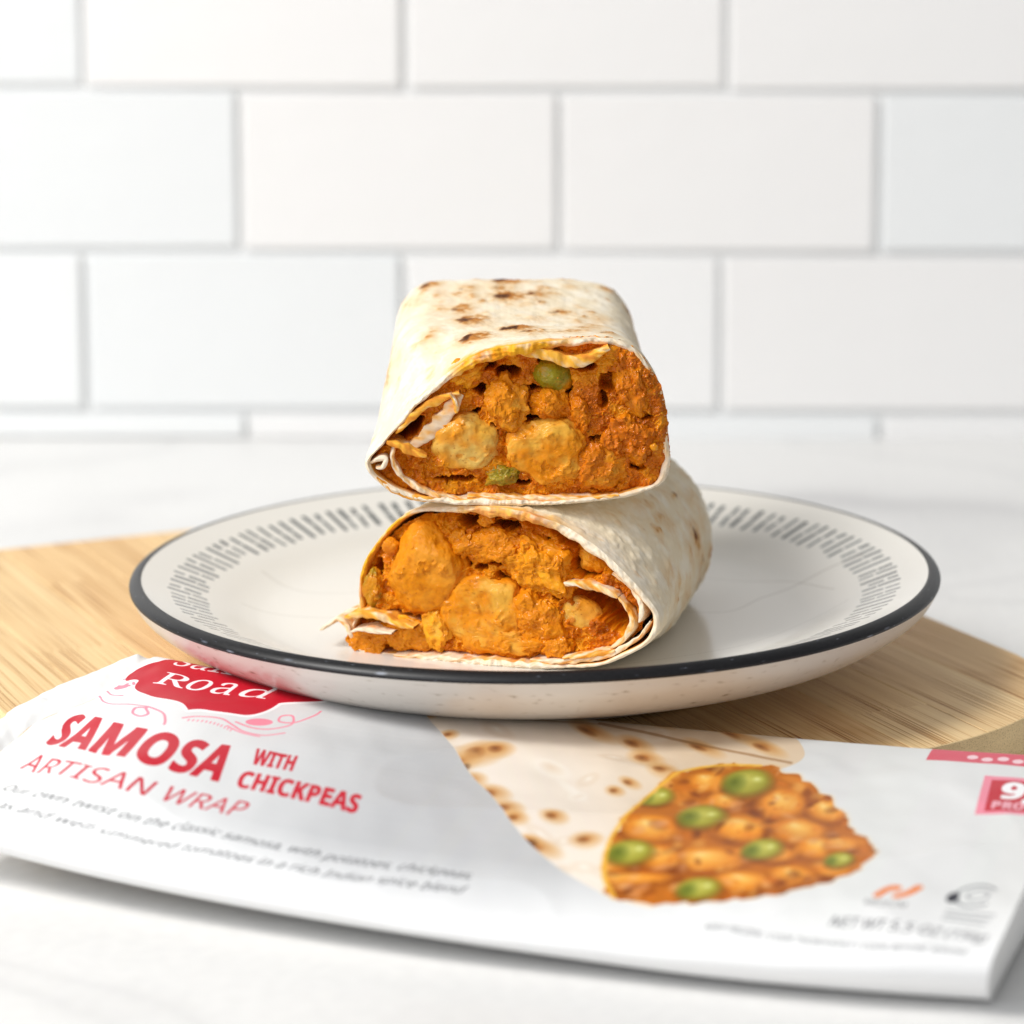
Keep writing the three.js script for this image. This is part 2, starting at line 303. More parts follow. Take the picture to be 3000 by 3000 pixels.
// a thin sheet of flatbread seen on its cut edge
function ribbon(pts, thick, z0, depth, o = {}) {
  const s = new THREE.CatmullRomCurve3(pts.map((p) => new THREE.Vector3(p[0], p[1], 0)), false, 'centripetal'), n = Math.max(40, Math.round(s.getLength() / 0.00022)), line = s.getSpacedPoints(n);
  const prof = []; for (let k = 0; k <= 16; k++) prof.push([0.5, 1 - k / 16]); for (let k = 1; k < 8; k++) prof.push([0.5 * Math.cos(k / 8 * Math.PI), 0, Math.sin(k / 8 * Math.PI)]); for (let k = 0; k <= 16; k++) prof.push([-0.5, k / 16]);
  return meshGrid(n + 1, prof.length, (i, j) => {
    const p = line[i], q = line[Math.min(n, i + 1)], r = line[Math.max(0, i - 1)], tx = q.x - r.x, ty = q.y - r.y, L = Math.hypot(tx, ty) || 1, u = i / n;
    const X = p.x * 1000, Y = p.y * 1000, taper = Math.sin(Math.PI * clamp(u * 0.96 + 0.02)) ** 0.35;
    const th = thick * taper * (1 + (o.vary ?? 0.45) * 1.6 * fbm(X / 3.2, Y / 3.2, 5, 2)), [side, back, nose = 0] = prof[j];
    const z = z0 + (o.slope || 0) * (u - 0.5) + 0.001 * fbm(X / 3.4, Y / 3.4, 3 + z0 * 900, 2) + 0.0003 * fbm((X + side * 2) / 1.3, (Y + side) / 1.3, 2 + nose, 2) + nose * 0.0004 - back * depth;
    const wob = 0.0004 * fbm(X / 3, Y / 3, z * 300, 2) + (o.droop || 0) * back;
    const x = p.x - (ty / L) * (side * th + wob), y = p.y + (tx / L) * (side * th + wob) + 0.0002 * N(X / 2, Y / 2, z * 400);
    const n1 = fbm(X / 3.4 + side, Y / 3.4, z * 300 + 3, 3), st = o.stain ?? 0.5;
    let c = mix3(o.base || K.crumb, K.flour, 0.3 + 0.5 * n1);
    c = mix3(c, mix3(K.turmeric, K.orange, smooth(-0.1, 0.4, -n1)), smooth(0.35, -0.25, n1 + 0.5 - st + (side > 0 ? 0 : 0.12)) * 0.95);
    return { p: [x, y, z], c };
  });
}
function chunk(cx, cy, cz, rx, ry, rz, rot, o) {
  const g = new THREE.SphereGeometry(1, o.seg || 150, Math.round((o.seg || 150) * 0.7)); g.rotateX(Math.PI / 2);
  const p = g.attributes.position, col = new Float32Array(p.count * 3), s = o.seed, cr = Math.cos(rot), sr = Math.sin(rot), m = Math.min(rx, ry) * 1000;
  for (let i = 0; i < p.count; i++) {
    const x = p.getX(i), y = p.getY(i), z = p.getZ(i);
    const e = o.box || 1, sx = Math.sign(x) * Math.abs(x) ** e, sy = Math.sign(y) * Math.abs(y) ** e, sz = Math.sign(z) * Math.abs(z) ** e;
    let X = sx * rx * 1000, Y = sy * ry * 1000, Z = sz * rz * 1000;
    const rough = smooth(o.r0 ?? -0.05, (o.r0 ?? -0.05) + 0.22, fbm(X / 6 + s, Y / 6, Z / 6, 4));
    const d = 1 + (o.big ?? 0.16) * 1.5 * fbm(x * 1.7 + s, y * 1.7, z * 1.7, 4);
    const fa = Math.hypot(x, y) || 1, fx = x / fa, fy = y / fa, lobe = 1 + smooth(0.1, 0.6, fa) * (o.lobe ?? 0.28) * (N(fx * 1.3 + s, fy * 1.3, s) + 0.35 * N(fx * 2.7 + s, fy * 2.7, s + 9));
    X *= d * lobe; Y *= d * lobe; Z *= d;
    const ox = 0.6 * fbm(X / 1.2, Y / 1.2, Z / 1.2 + s, 3) * (0.3 + rough), oy = 0.6 * fbm(X / 1.2 + 9, Y / 1.2, Z / 1.2 + s, 3) * (0.3 + rough);
    if (o.cut !== null) { const q = (o.cut ?? -0.35) - cz * 1000 + 0.9 * fbm(X / 5, Y / 5 + s, 3, 3) + (((s * 7) % 5) / 5 - 0.4) * 0.3 * X + (((s * 3) % 7) / 7 - 0.35) * 0.3 * Y, k = 1.2, h = clamp(0.5 + 0.5 * (q - Z) / k); Z = lerp(q, Z, h) - k * h * (1 - h); }
    const tear = (o.rough ?? 0.6) * rough * (paste(X + s * 3, Y, s) * 0.5 + 0.3);
    Z += tear * smooth(-0.3, 0.5, z) + 0.03 * N(X / 0.9 + s, Y / 0.9, Z / 0.9) + 0.015 * N(X / 0.4 + s, Y / 0.4, Z / 0.4); X += ox + 0.05 * N(X / 0.4, Y / 0.4, Z / 0.4 + s); Y += oy;
    p.setXYZ(i, cx + (X * cr - Y * sr) / 1000, cy + (X * sr + Y * cr) / 1000, cz + Z / 1000);
    const n1 = fbm(X / 6 + s * 3, Y / 6, Z / 6, 4), n2 = N(X / 0.7, Y / 0.7 + s, Z / 0.7), n3 = N(X / 0.3, Y / 0.3 + s, Z / 0.3);
    let c = mix3(o.a, o.b, smooth(-0.25, 0.3, n1 + (o.bias || 0)));
    c = mix3(c, o.c || K.orange, clamp(rough * 0.8 + 0.12 * n2));
    c = mix3(c, K.orange, 0.75 * smooth(0.0, 0.3, fbm(X / 9 + s * 2, Y / 9, 4 + s, 3) + 0.12 * (1 - Math.abs(z)) - 0.02)); c = mix3(c, K.brown, 0.4 * smooth(0.1, 0.5, fbm(X / 2.5 + s, Y / 2.5, Z / 2.5 + 9, 3)));
    c = mix3(c, K.turmeric, 0.22 * smooth(0.1, 0.5, n2 * 0.6 + n3 * 0.5)); c = mix3(c, K.brown, 0.6 * smooth(0.5, 0.62, N(X / 0.6, Y / 0.6, Z / 0.6 + s + 50)));
    col.set(c, i * 3);
  }
  g.setAttribute('color', new THREE.BufferAttribute(col, 3)); g.deleteAttribute('uv');
  const w = mergeVertices(g, 1e-7); w.computeVertexNormals();
  return w;
}
function fillingPatch(o) {
  const { poly, step, height, color } = o, dist = polyDistance(poly);
  const xs = poly.map((p) => p[0]), ys = poly.map((p) => p[1]), x0 = Math.min(...xs) - 0.001, y0 = Math.min(...ys) - 0.001, nx = Math.ceil((Math.max(...xs) + 0.001 - x0) / step), ny = Math.ceil((Math.max(...ys) + 0.001 - y0) / step);
  const id = new Int32Array((nx + 1) * (ny + 1)).fill(-1), P = [], KK = [], I = [];
  for (let j = 0; j <= ny; j++) for (let i = 0; i <= nx; i++) {
    const x = x0 + i * step, y = y0 + j * step, d = dist(x, y); if (d > (o.grow ?? 0.0008)) continue;
    const h = height(x * 1000, y * 1000, d * 1000);
    id[j * (nx + 1) + i] = P.length / 3; P.push(x + h[1] * 0.001, y + h[2] * 0.001, h[0] * 0.001); KK.push(...color(x * 1000, y * 1000, h[0], d * 1000));
  }
  for (let j = 0; j < ny; j++) for (let i = 0; i < nx; i++) { const a = id[j * (nx + 1) + i], b = id[j * (nx + 1) + i + 1], c = id[(j + 1) * (nx + 1) + i], d = id[(j + 1) * (nx + 1) + i + 1]; if (a >= 0 && b >= 0 && d >= 0) I.push(a, b, d); if (a >= 0 && d >= 0 && c >= 0) I.push(a, d, c); }
  const g = new THREE.BufferGeometry(); g.setAttribute('position', new THREE.Float32BufferAttribute(P, 3)); g.setAttribute('color', new THREE.Float32BufferAttribute(KK, 3)); g.setIndex(I); g.computeVertexNormals();
  return g;
}
const lumps = (x, y, s) => 1.1 * (0.42 - billow(x / 3.0 + s, y / 3.0, s, 3) * 1.4) + 0.8 * (0.4 - billow(x / 1.4, y / 1.4 + s, s + 3, 3) * 1.5) + 0.1 * N(x / 0.5, y / 0.5, s) + 0.05 * N(x / 0.28, y / 0.28, s);
const terrace = (v, n) => { const q = v * n, f = Math.floor(q); return (f + smooth(0.3, 0.72, q - f)) / n; };
// torn, sticky mash: plateaus with ragged little cliffs
function paste(x, y, s) {
  const wx = 0.75 * fbm(x / 1.1, y / 1.1, s + 5, 3), wy = 0.75 * fbm(x / 1.1, y / 1.1, s + 15, 3), v = fbm((x + wx) / 5.5, (y + wy) / 5.5, s, 3), u = fbm((x + wx) / 2.3, (y + wy) / 2.3, s + 30, 2);
  return 3.4 * terrace(v, 5) + 1.0 * terrace(u, 3.5) + 0.35 * fbm(x / 1.6, y / 1.6, s, 2) + 0.05 * N(x / 0.5, y / 0.5, s) + 0.03 * N(x / 0.28, y / 0.28, s);
}
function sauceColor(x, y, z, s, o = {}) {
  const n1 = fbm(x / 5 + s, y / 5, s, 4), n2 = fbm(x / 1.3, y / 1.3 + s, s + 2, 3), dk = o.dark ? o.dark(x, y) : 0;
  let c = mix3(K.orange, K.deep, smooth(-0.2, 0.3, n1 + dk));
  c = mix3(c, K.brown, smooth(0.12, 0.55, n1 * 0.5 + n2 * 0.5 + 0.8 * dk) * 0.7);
  c = mix3(c, K.red, 0.4 * smooth(0.0, 0.4, fbm(x / 3, y / 3, s + 20, 3)));
  c = mix3(c, K.yellow, 0.4 * smooth(0.0, 0.4, -n1 + 0.4 * n2));
  c = mix3(c, K.char, 0.7 * smooth(0.5, 0.62, N(x / 0.55, y / 0.55, s + 90))); c = mix3(c, K.turmeric, 0.55 * smooth(0.42, 0.6, N(x / 0.6, y / 0.6, s + 110)));
  return c;
}
const pit = (x, y, list, s) => { let d = 0; const wx = 1.1 * fbm(x / 2, y / 2, s + 50, 3), wy = 1.1 * fbm(x / 2, y / 2, s + 70, 3); for (const [px, py, rx, ry, dep, rot = 0] of list) { const X = x - px + wx, Y = y - py + wy, c = Math.cos(rot), sn = Math.sin(rot), q = ((X * c + Y * sn) / rx) ** 2 + ((-X * sn + Y * c) / ry) ** 2; d = Math.max(d, 2.1 * dep * smooth(1.3, 0.25, q)); } return d; };

// ------------------------------------------------------------------ upper half of the wrap
{
  const kx = 0.0001293, M1 = 0.3667 * kx, at = onFace([0.0012, 0.0684, 0.0406], 0, 676.2, 502.3, 0.3667), P = (a) => a.map(([u, v]) => at(u, v)), PX = (u, v = 800) => at(u, v)[0];
  const w = base('wrap_half', [0.0012, 0.0684, 0.0406], 0);
  tag(w, 'upper half of a cut wrap, stacked crosswise, spiced chickpea filling facing front', 'wrap');
  const cx = 0.0, cy = 0.017;
  const front = P([[330, 665], [450, 555], [620, 440], [800, 395], [950, 385], [1100, 382], [1230, 378], [1340, 392], [1430, 440], [1500, 530], [1565, 650], [1592, 790], [1600, 930], [1608, 1030], [1570, 1120], [1450, 1172], [1300, 1200], [1000, 1222], [700, 1226], [450, 1218], [250, 1188], [120, 1125], [50, 1055], [36, 1005], [95, 930], [190, 820], [260, 735]]);
  const mid = [[-37, 6], [-36.5, 15], [-34.5, 24], [-32, 33], [-27, 38.5], [-18, 40], [0, 40.2], [18, 39.8], [27, 38], [32.5, 32], [35.5, 22], [37, 11], [36, 3], [30, 0], [15, -0.4], [0, -0.5], [-15, -0.3], [-31, 0.5]].map((p) => p.map((q) => q * 0.000966));
  const back = [[-33.5, 8], [-34, 18], [-33.6, 28], [-32.5, 38], [-27.5, 44.6], [-18, 46.2], [0, 46.6], [18, 45.8], [26.5, 43.4], [31.5, 36], [32.5, 25], [32.5, 12], [31, 3], [22, 0.5], [8, 0], [-8, 0], [-22, 0.5], [-31, 3]].map((p) => p.map((q) => q * 0.000966));
  const S = (zx, zy, rx, rz, k) => { const t = clamp((430 - zy) / 350); return [PX(lerp(zx, 800 + (zx - 800) * 1.13, t)) * 1000, 38.6 + 5 * t, -4 - 68 * t, rx * 1.5, rz * 1.5, k * 1.25]; };
  const spots = [S(385, 88, 2.6, 4, 0.8), S(770, 85, 4, 4.5, 1), S(575, 128, 2.2, 4, 0.6), S(745, 125, 3, 4, 0.6), S(780, 165, 4, 4, 0.95), S(915, 152, 3, 3, 0.7), S(585, 165, 2, 3, 0.5), S(420, 145, 2, 4, 0.45), S(540, 220, 2.6, 4, 0.75), S(440, 210, 2.2, 5, 0.5), S(330, 150, 2.2, 5, 0.5), S(590, 280, 3.4, 5, 0.95), S(640, 300, 2, 3, 0.5), S(915, 270, 2.6, 2.6, 0.45), S(1040, 228, 2.4, 2.6, 0.75), S(1090, 235, 1.4, 2, 0.5), S(600, 372, 3.6, 3.6, 1.1), S(820, 340, 3.4, 3.4, 1.15), S(880, 372, 2.8, 3, 0.75), S(1200, 300, 3, 4, 0.55), S(1100, 375, 4.5, 3, 0.7), S(1180, 330, 3, 4, 0.6), S(440, 440, 3, 3.5, 0.85), S(350, 345, 2.2, 5, 0.75), S(1230, 255, 2.5, 5, 0.5),
    [-34, 27, -30, 3, 6, 0.95, 5], [-35.5, 21, -46, 3, 6, 0.9, 4], [-32, 33, -24, 3, 8, 0.7, 4], [-33, 31, -44, 3, 9, 0.65, 4], [31, 37, -70, 3, 8, 0.9, 4], [33, 33, -52, 3, 9, 0.6, 5], [32, 39, -82, 3, 6, 0.8, 4], [34, 28, -40, 3, 6, 0.6, 5]];
  for (let i = 0; i < 80; i++) spots.push([-32 + 65 * rnd(), rnd() < 0.65 ? 41.5 : 22, -6 - 80 * rnd(), 0.9 + 2 * rnd(), 1.4 + 3.4 * rnd(), 0.5 + 0.5 * rnd(), 6]);
  const thickU = (a) => 0.0016 + 0.0009 * smooth(0.4, 1, Math.sin(a)) + 0.0003 * Math.cos(a * 3);
  const upper = tortilla({
    cx, cy, F: radial(front, cx, cy), M: radial(mid, cx, cy), B: radial(back, cx, cy), len: 0.094, seed: 3.1, spots,
    thick: thickU,
    rimZ: (a) => 0.0022 * smooth(0.55, 1, Math.sin(a)) + 0.001 * smooth(-0.5, -1, Math.sin(a)) - 0.0035 * smooth(0.45, 0.85, Math.cos(a - 0.45)) - 0.001 * smooth(0.75, 1, Math.cos(a - 2.6)),
    lift: (t) => 0.001 * Math.sin(t * 3),
    stain: (a) => { const s = Math.sin(a), c = Math.cos(a); return clamp(1.1 * smooth(0.55, 0.85, s) * smooth(0.75, 0.2, c) + 0.75 * smooth(0.75, 0.95, c) * smooth(-0.35, 0.3, s)); },
  });
  part('tortilla', upper, flourM, w);
  // filling
  const Fu = radial(front, cx, cy), inner = []; for (let k = 0; k < 260; k++) { const a = k / 260 * Math.PI * 2, r = Fu(a) - lerp(0.55, 0.12, smooth(0.5, 0.85, Math.cos(a - 0.4))) * thickU(a); inner.push([cx + Math.cos(a) * r, cy + Math.sin(a) * r]); }
  const q = (zx, zy) => at(zx, zy).map((v) => v * 1000);
  const pits = [[...q(890, 795), 5.4, 1.1, 6], [...q(985, 800), 2.6, 1.0, 5], [...q(770, 552), 2.8, 1.6, 5], [...q(640, 640), 2.6, 1.2, 4], [...q(1250, 895), 2.6, 0.8, 3.5], [...q(890, 632), 2.4, 0.7, 3.5], [...q(1160, 520), 3, 1.2, 4], [...q(965, 500), 1.8, 1.2, 4], [...q(1300, 600), 3, 2.2, 2.6], [...q(250, 860), 5, 1.6, 7, 0.75], [...q(640, 520), 3, 1.2, 3], [...q(1260, 690), 1.1, 2.4, 2.6], [...q(500, 1105), 5, 0.6, 2.6], [...q(730, 705), 0.9, 0.7, 1.6], [...q(1330, 860), 2, 0.7, 2.5], [...q(700, 870), 0.8, 2.6, 3.5, 0.3], [...q(1090, 640), 0.8, 2.2, 3], [...q(860, 640), 1.4, 0.7, 4], [...q(1120, 900), 0.7, 2, 2.2, 0.4], [...q(600, 760), 2, 0.8, 3, 0.4], [...q(1480, 780), 1.6, 0.8, 2.5], [...q(1350, 560), 1.4, 1, 3], [...q(840, 1120), 2.4, 0.6, 2.5], [...q(1220, 1090), 0.7, 2, 2], [...q(1440, 1040), 2, 0.8, 2.5]];
  const [rx0, ry0] = q(1400, 760);
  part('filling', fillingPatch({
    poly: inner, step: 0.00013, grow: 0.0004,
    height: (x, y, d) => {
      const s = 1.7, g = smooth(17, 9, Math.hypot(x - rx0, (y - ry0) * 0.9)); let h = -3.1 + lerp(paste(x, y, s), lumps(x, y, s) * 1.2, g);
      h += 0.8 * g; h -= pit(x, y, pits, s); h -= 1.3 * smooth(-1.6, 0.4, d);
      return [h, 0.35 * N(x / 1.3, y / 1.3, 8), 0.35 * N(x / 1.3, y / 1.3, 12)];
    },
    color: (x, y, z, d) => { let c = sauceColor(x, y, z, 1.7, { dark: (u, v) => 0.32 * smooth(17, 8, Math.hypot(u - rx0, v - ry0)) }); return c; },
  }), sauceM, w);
  const ch = (name, zx, zy, rx, ry, z, rz, rot, mat, o, label) => { const m = part(name, chunk(...at(zx, zy), z / 1000, rx * M1, ry * M1, rz / 1000, rot, o), mat, w); if (label) m.userData.label = label; return m; };
  ch('potato_piece', 545, 925, 190, 158, -4.6, 5.4, 0.15, chunkM, { seed: 2, a: K.pale, b: K.potato, c: K.orange, big: 0.12, r0: 0.1, rough: 0.7, lobe: 0.12, cut: -0.9 });
  ch('potato_piece', 975, 965, 205, 180, -4.6, 5.6, -0.25, chunkM, { seed: 9, a: K.orange, b: K.potato, c: K.orange, big: 0.2, r0: 0.0, rough: 1.1, box: 0.85, lobe: 0.2 });
  ch('potato_piece', 1245, 1035, 145, 130, -4.4, 4.6, 0.5, chunkM, { seed: 15, a: K.orange, b: K.potato, c: K.deep, big: 0.26, r0: -0.25, rough: 1.0 });
  ch('potato_piece', 760, 715, 110, 130, -4.4, 4.2, 0.3, chunkM, { seed: 21, a: K.potato, b: K.orange, c: K.orange, big: 0.3, r0: -0.2, rough: 1.1, box: 0.8 });
  ch('potato_piece', 990, 720, 120, 75, -4.2, 3.8, -0.35, chunkM, { seed: 23, a: K.orange, b: K.deep, c: K.deep, big: 0.3, r0: -0.25, rough: 1.1 });
  ch('chickpea', 1140, 770, 60, 105, -3.8, 3.6, 0.1, chunkM, { seed: 27, a: K.orange, b: K.deep, c: K.deep, big: 0.28, r0: -0.25, rough: 1.0, seg: 110 });
  ch('chickpea', 1195, 705, 66, 66, -5.6, 3.2, 0, chunkM, { seed: 31, a: K.olive, b: K.deep, c: K.deep, big: 0.12, r0: 0.1, rough: 0.4, seg: 110, lobe: 0.08, cut: null });
  ch('green_pea', 1005, 575, 112, 88, -5.2, 4.8, -0.35, peaM, { seed: 37, a: K.olive, b: K.green, c: K.deep, big: 0.08, r0: 0.22, rough: 0.3, seg: 120, lobe: 0.06, cut: null });
  ch('green_pea', 745, 1088, 98, 58, -3.9, 3.4, 0.2, peaM, { seed: 41, a: K.olive, b: C('#a8922a'), c: K.orange, big: 0.3, r0: 0.02, rough: 0.9, seg: 120 });
  ch('sauce_lump', 560, 570, 110, 70, -5.2, 4.0, 0.5, sauceM, { seed: 45, a: K.orange, b: K.turmeric, c: K.orange, big: 0.3, r0: -0.1, rough: 1.0, seg: 120 });
  ch('sauce_lump', 1410, 640, 85, 165, -4.0, 3.4, 0.35, sauceM, { seed: 47, a: K.orange, b: K.deep, c: K.deep, big: 0.3, r0: -0.3, rough: 1.5 });
  ch('sauce_lump', 1390, 900, 150, 145, -4.4, 4.0, 0, sauceM, { seed: 49, a: K.deep, b: K.brown, c: K.deep, big: 0.3, r0: -0.35, rough: 1.7 });
  ch('mustard_seed', 1522, 935, 20, 20, -1.0, 0.9, 0, peaM, { seed: 53, a: K.orange, b: K.yellow, big: 0.05, r0: 0.5, rough: 0.1, seg: 40 });
  ch('mustard_seed', 1022, 578, 17, 15, -0.9, 0.8, 0, peaM, { seed: 55, a: K.orange, b: K.deep, big: 0.1, r0: 0.5, rough: 0.1, seg: 40 });
  // inner layers of the roll, seen on their cut edges at the left
  const rb = (list, th, z, dep, o) => part('inner_layer', ribbon(P(list), th, z, dep, o), flourM, w);
  rb([[270, 935], [340, 885], [420, 810], [480, 730], [530, 665]], 0.0038, -0.0018, 0.012, { stain: 0.42, base: C('#e6c39a') });
  rb([[190, 862], [270, 785], [360, 715], [450, 680], [520, 655]], 0.0019, -0.001, 0.014, { stain: 0.78 });
  rb([[145, 905], [200, 915], [270, 945], [350, 978]], 0.0016, 0.0012, 0.01, { stain: 0.8 });
  rb([[185, 925], [175, 985], [205, 1060], [270, 1120], [350, 1165], [470, 1196], [640, 1208]], 0.0015, -0.0004, 0.014, { stain: 0.45 });
  rb([[62, 1010], [110, 985], [140, 985], [125, 1030], [90, 1035]], 0.0011, 0.0004, 0.012, { stain: 0.2 });
  rb([[95, 1080], [170, 1150], [290, 1190], [420, 1208]], 0.0013, 0.0004, 0.012, { stain: 0.6 });
  rb([[470, 655], [500, 700], [505, 755]], 0.0012, 0.0004, 0.008, { stain: 0.7 });
  rb([[780, 425], [900, 440], [1000, 462], [1090, 490], [1170, 485], [1240, 448], [1290, 415]], 0.0026, 0.0008, 0.009, { stain: 0.78, vary: 0.35 });
  rb([[560, 1185], [760, 1192], [960, 1198], [1180, 1196], [1340, 1180]], 0.0012, -0.0002, 0.012, { stain: 0.6 });
}

// ------------------------------------------------------------------ lower half of the wrap
{
  const kx = 0.0001301, M1 = 0.41666 * kx, TURN = -R(20.5), O = [-0.0047, 0.0272, 0.0406], at = onFace(O, TURN, 579.6, 901.6, 0.41666), P = (a) => a.map(([u, v]) => at(u, v));
  const w = base('wrap_half', O, TURN);
  tag(w, 'lower half of a cut wrap lying on the plate, opened filling spilling left', 'wrap');
  const cx = 0.0005, cy = 0.018;
  const front = P([[205, 770], [190, 690], [225, 600], [222, 500], [240, 400], [300, 300], [385, 205], [480, 150], [620, 128], [800, 120], [960, 135], [1100, 180], [1220, 245], [1330, 320], [1430, 410], [1530, 520], [1598, 620], [1600, 680], [1550, 745], [1450, 800], [1330, 845], [1200, 860], [1000, 858], [800, 850], [600, 832], [450, 812], [320, 800]]);
  const mid = [[-33, 4], [-34, 14], [-31, 26], [-24, 36], [-12, 42], [2, 43.6], [15, 43.2], [27, 39.5], [35, 31.5], [39.5, 21], [39, 10], [35, 3], [25, 0], [8, -0.4], [-8, -0.4], [-22, 0]].map((p) => p.map((q) => q * 0.000966));
  const back = [[-30, 5], [-32, 14], [-31, 25], [-26, 35], [-15, 42], [-2, 44.5], [12, 43.5], [23, 39], [30, 31], [33, 21], [32, 10], [27, 3], [18, 0.3], [6, 0], [-8, 0], [-20, 0.5]].map((p) => p.map((q) => q * 0.000966));
  const spots = [[35, 33, -38, 4, 5, 0.75, 5], [36, 24, -56, 4, 7, 1.0, 6], [36.5, 20, -20, 3, 4, 0.75, 4], [37, 15, -62, 3, 8, 0.9, 7], [30, 38, -52, 4, 6, 0.7, 4], [35, 28, -70, 4, 6, 0.85, 6], [36, 12, -40, 3, 5, 0.5, 4], [33, 34, -66, 4, 6, 1.0, 5], [22, 41, -10, 3, 3, 0.4, 4], [36.8, 22, -46, 3, 4, 0.55, 5], [32, 12, -78, 4, 5, 0.9, 6], [28, 38, -30, 3, 4, 0.4, 4], [38, 18, -30, 2.5, 3, 0.4, 3]];
  for (let i = 0; i < 60; i++) spots.push([24 + 15 * rnd(), 5 + 33 * rnd(), -8 - 80 * rnd(), 2, 1.2 + 3 * rnd(), 0.5 + 0.5 * rnd(), 1 + 2.5 * rnd()]);
  const lower = tortilla({
    cx, cy, F: radial(front, cx, cy), M: radial(mid, cx, cy), B: radial(back, cx, cy), len: 0.098, seed: 8.4, spots, toast: 0.8,
    thick: (a) => 0.0012 + 0.0012 * smooth(0.2, 0.9, Math.cos(a - 0.9)) + 0.0006 * smooth(-0.4, -0.9, Math.sin(a)),
    rimZ: (a) => 0.0022 * smooth(0.5, 1, Math.sin(a)) + 0.0012 * smooth(-0.6, -1, Math.sin(a)) - 0.0022 * smooth(0.55, 1, Math.cos(a - 2.9)) + 0.0012 * smooth(0.7, 1, Math.cos(a)),
    lift: () => 0,
    stain: (a) => { const s = Math.sin(a), c = Math.cos(a); return clamp(0.85 * smooth(0.45, 0.75, s) * smooth(-0.55, -0.2, c) * smooth(0.85, 0.5, c) + 1.1 * smooth(0.6, 0.9, -c) * smooth(-0.6, 0.1, s) * smooth(0.95, 0.7, s)); },
    fold: (X, Y, Z) => { const k = 0.5 * Math.sin(Z / 4.2 + Y / 9 + 2 * fbm(X / 9, Y / 9, Z / 14, 2)) * smooth(-45, -70, Z); return k + 0.8 * Math.max(0, fbm(X / 4, Y / 4, Z / 4 + 30, 2)); },
  });
  part('tortilla', lower, flourM, w);
  const inner = P([[215, 775], [205, 700], [240, 600], [238, 500], [255, 410], [320, 320], [410, 235], [500, 195], [640, 178], [800, 172], [930, 190], [1060, 235], [1190, 300], [1290, 370], [1380, 450], [1460, 550], [1500, 640], [1480, 700], [1400, 770], [1290, 820], [1170, 838], [1000, 838], [800, 825], [600, 806], [450, 790], [300, 785]]);
  const q = (zx, zy) => at(zx, zy).map((v) => v * 1000);
  const pits = [[...q(720, 205), 3.2, 1.6, 6], [...q(880, 228), 3.4, 1.2, 5], [...q(1150, 275), 5.5, 1.6, 7, -0.5], [...q(1225, 315), 2.6, 1.6, 7], [...q(765, 415), 1.8, 0.9, 3], [...q(600, 560), 2.6, 0.7, 4, 0.5], [...q(1115, 530), 1.6, 2.2, 5], [...q(1320, 580), 9, 3.6, 5.5, -0.3], [...q(1400, 640), 4, 4, 5], [...q(1250, 400), 4, 4, 4.5, -0.7], [...q(440, 640), 5, 0.7, 3, -0.2], [...q(650, 690), 0.8, 2.6, 2.4], [...q(300, 420), 1.2, 2.4, 2.5], [...q(1010, 330), 2.4, 0.8, 3.5], [...q(880, 480), 3.2, 0.7, 3, -0.6], [...q(690, 380), 1.2, 2.2, 4, 0.4], [...q(940, 560), 0.8, 2.2, 3.5, 0.3], [...q(640, 570), 2.6, 1, 5, 0.5], [...q(1060, 300), 1.6, 1, 4], [...q(985, 760), 0.7, 2, 3], [...q(560, 700), 0.8, 2.4, 3], [...q(820, 395), 2.6, 0.7, 3.5]];
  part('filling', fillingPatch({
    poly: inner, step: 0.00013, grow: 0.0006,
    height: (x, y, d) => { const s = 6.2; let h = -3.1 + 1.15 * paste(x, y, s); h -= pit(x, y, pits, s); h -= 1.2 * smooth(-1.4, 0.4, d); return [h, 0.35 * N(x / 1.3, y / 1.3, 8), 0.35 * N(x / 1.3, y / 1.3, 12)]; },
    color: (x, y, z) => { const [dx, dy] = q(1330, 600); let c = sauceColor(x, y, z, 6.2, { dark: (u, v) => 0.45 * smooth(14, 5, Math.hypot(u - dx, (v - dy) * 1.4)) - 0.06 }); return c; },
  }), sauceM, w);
  const ch = (name, zx, zy, rx, ry, z, rz, rot, mat, o) => part(name, chunk(...at(zx, zy), z / 1000, rx * M1, ry * M1, rz / 1000, rot, o), mat, w);
  ch('potato_piece', 520, 425, 190, 232, -5.2, 8.2, -0.18, chunkM, { seed: 60, a: K.orange, b: C('#e8982a'), c: K.orange, big: 0.12, r0: 0.08, rough: 1.0, seg: 190, lobe: 0.1, cut: 1.6 });
  ch('potato_piece', 815, 315, 165, 78, -3.6, 4.2, 0.05, chunkM, { seed: 63, a: K.orange, b: K.deep, c: K.orange, big: 0.26, r0: -0.2, rough: 1.0 });
  ch('potato_piece', 1030, 410, 185, 130, -4.0, 5.0, -0.35, chunkM, { seed: 67, a: K.orange, b: K.yellow, c: K.orange, big: 0.3, r0: -0.25, rough: 1.3 });
  ch('potato_piece', 790, 625, 205, 185, -4.4, 6.0, 0.1, chunkM, { seed: 71, a: K.orange, b: K.potato, c: K.orange, big: 0.16, r0: 0.06, rough: 1.0, box: 0.85, lobe: 0.16 });
  ch('potato_piece', 1030, 660, 130, 140, -4.0, 5.6, 0.2, chunkM, { seed: 74, a: K.orange, b: K.deep, c: K.orange, big: 0.28, r0: -0.25, rough: 1.2 });
  ch('potato_piece', 880, 745, 190, 70, -3.4, 5.0, -0.05, chunkM, { seed: 76, a: K.orange, b: K.potato, c: K.orange, big: 0.26, r0: -0.15, rough: 1.0 });
  ch('potato_piece', 1210, 635, 112, 72, -5.4, 4.4, -0.4, chunkM, { seed: 78, a: K.potato, b: K.pale, c: K.deep, big: 0.12, r0: 0.2, rough: 0.5, seg: 120, lobe: 0.15, cut: -2.2 });
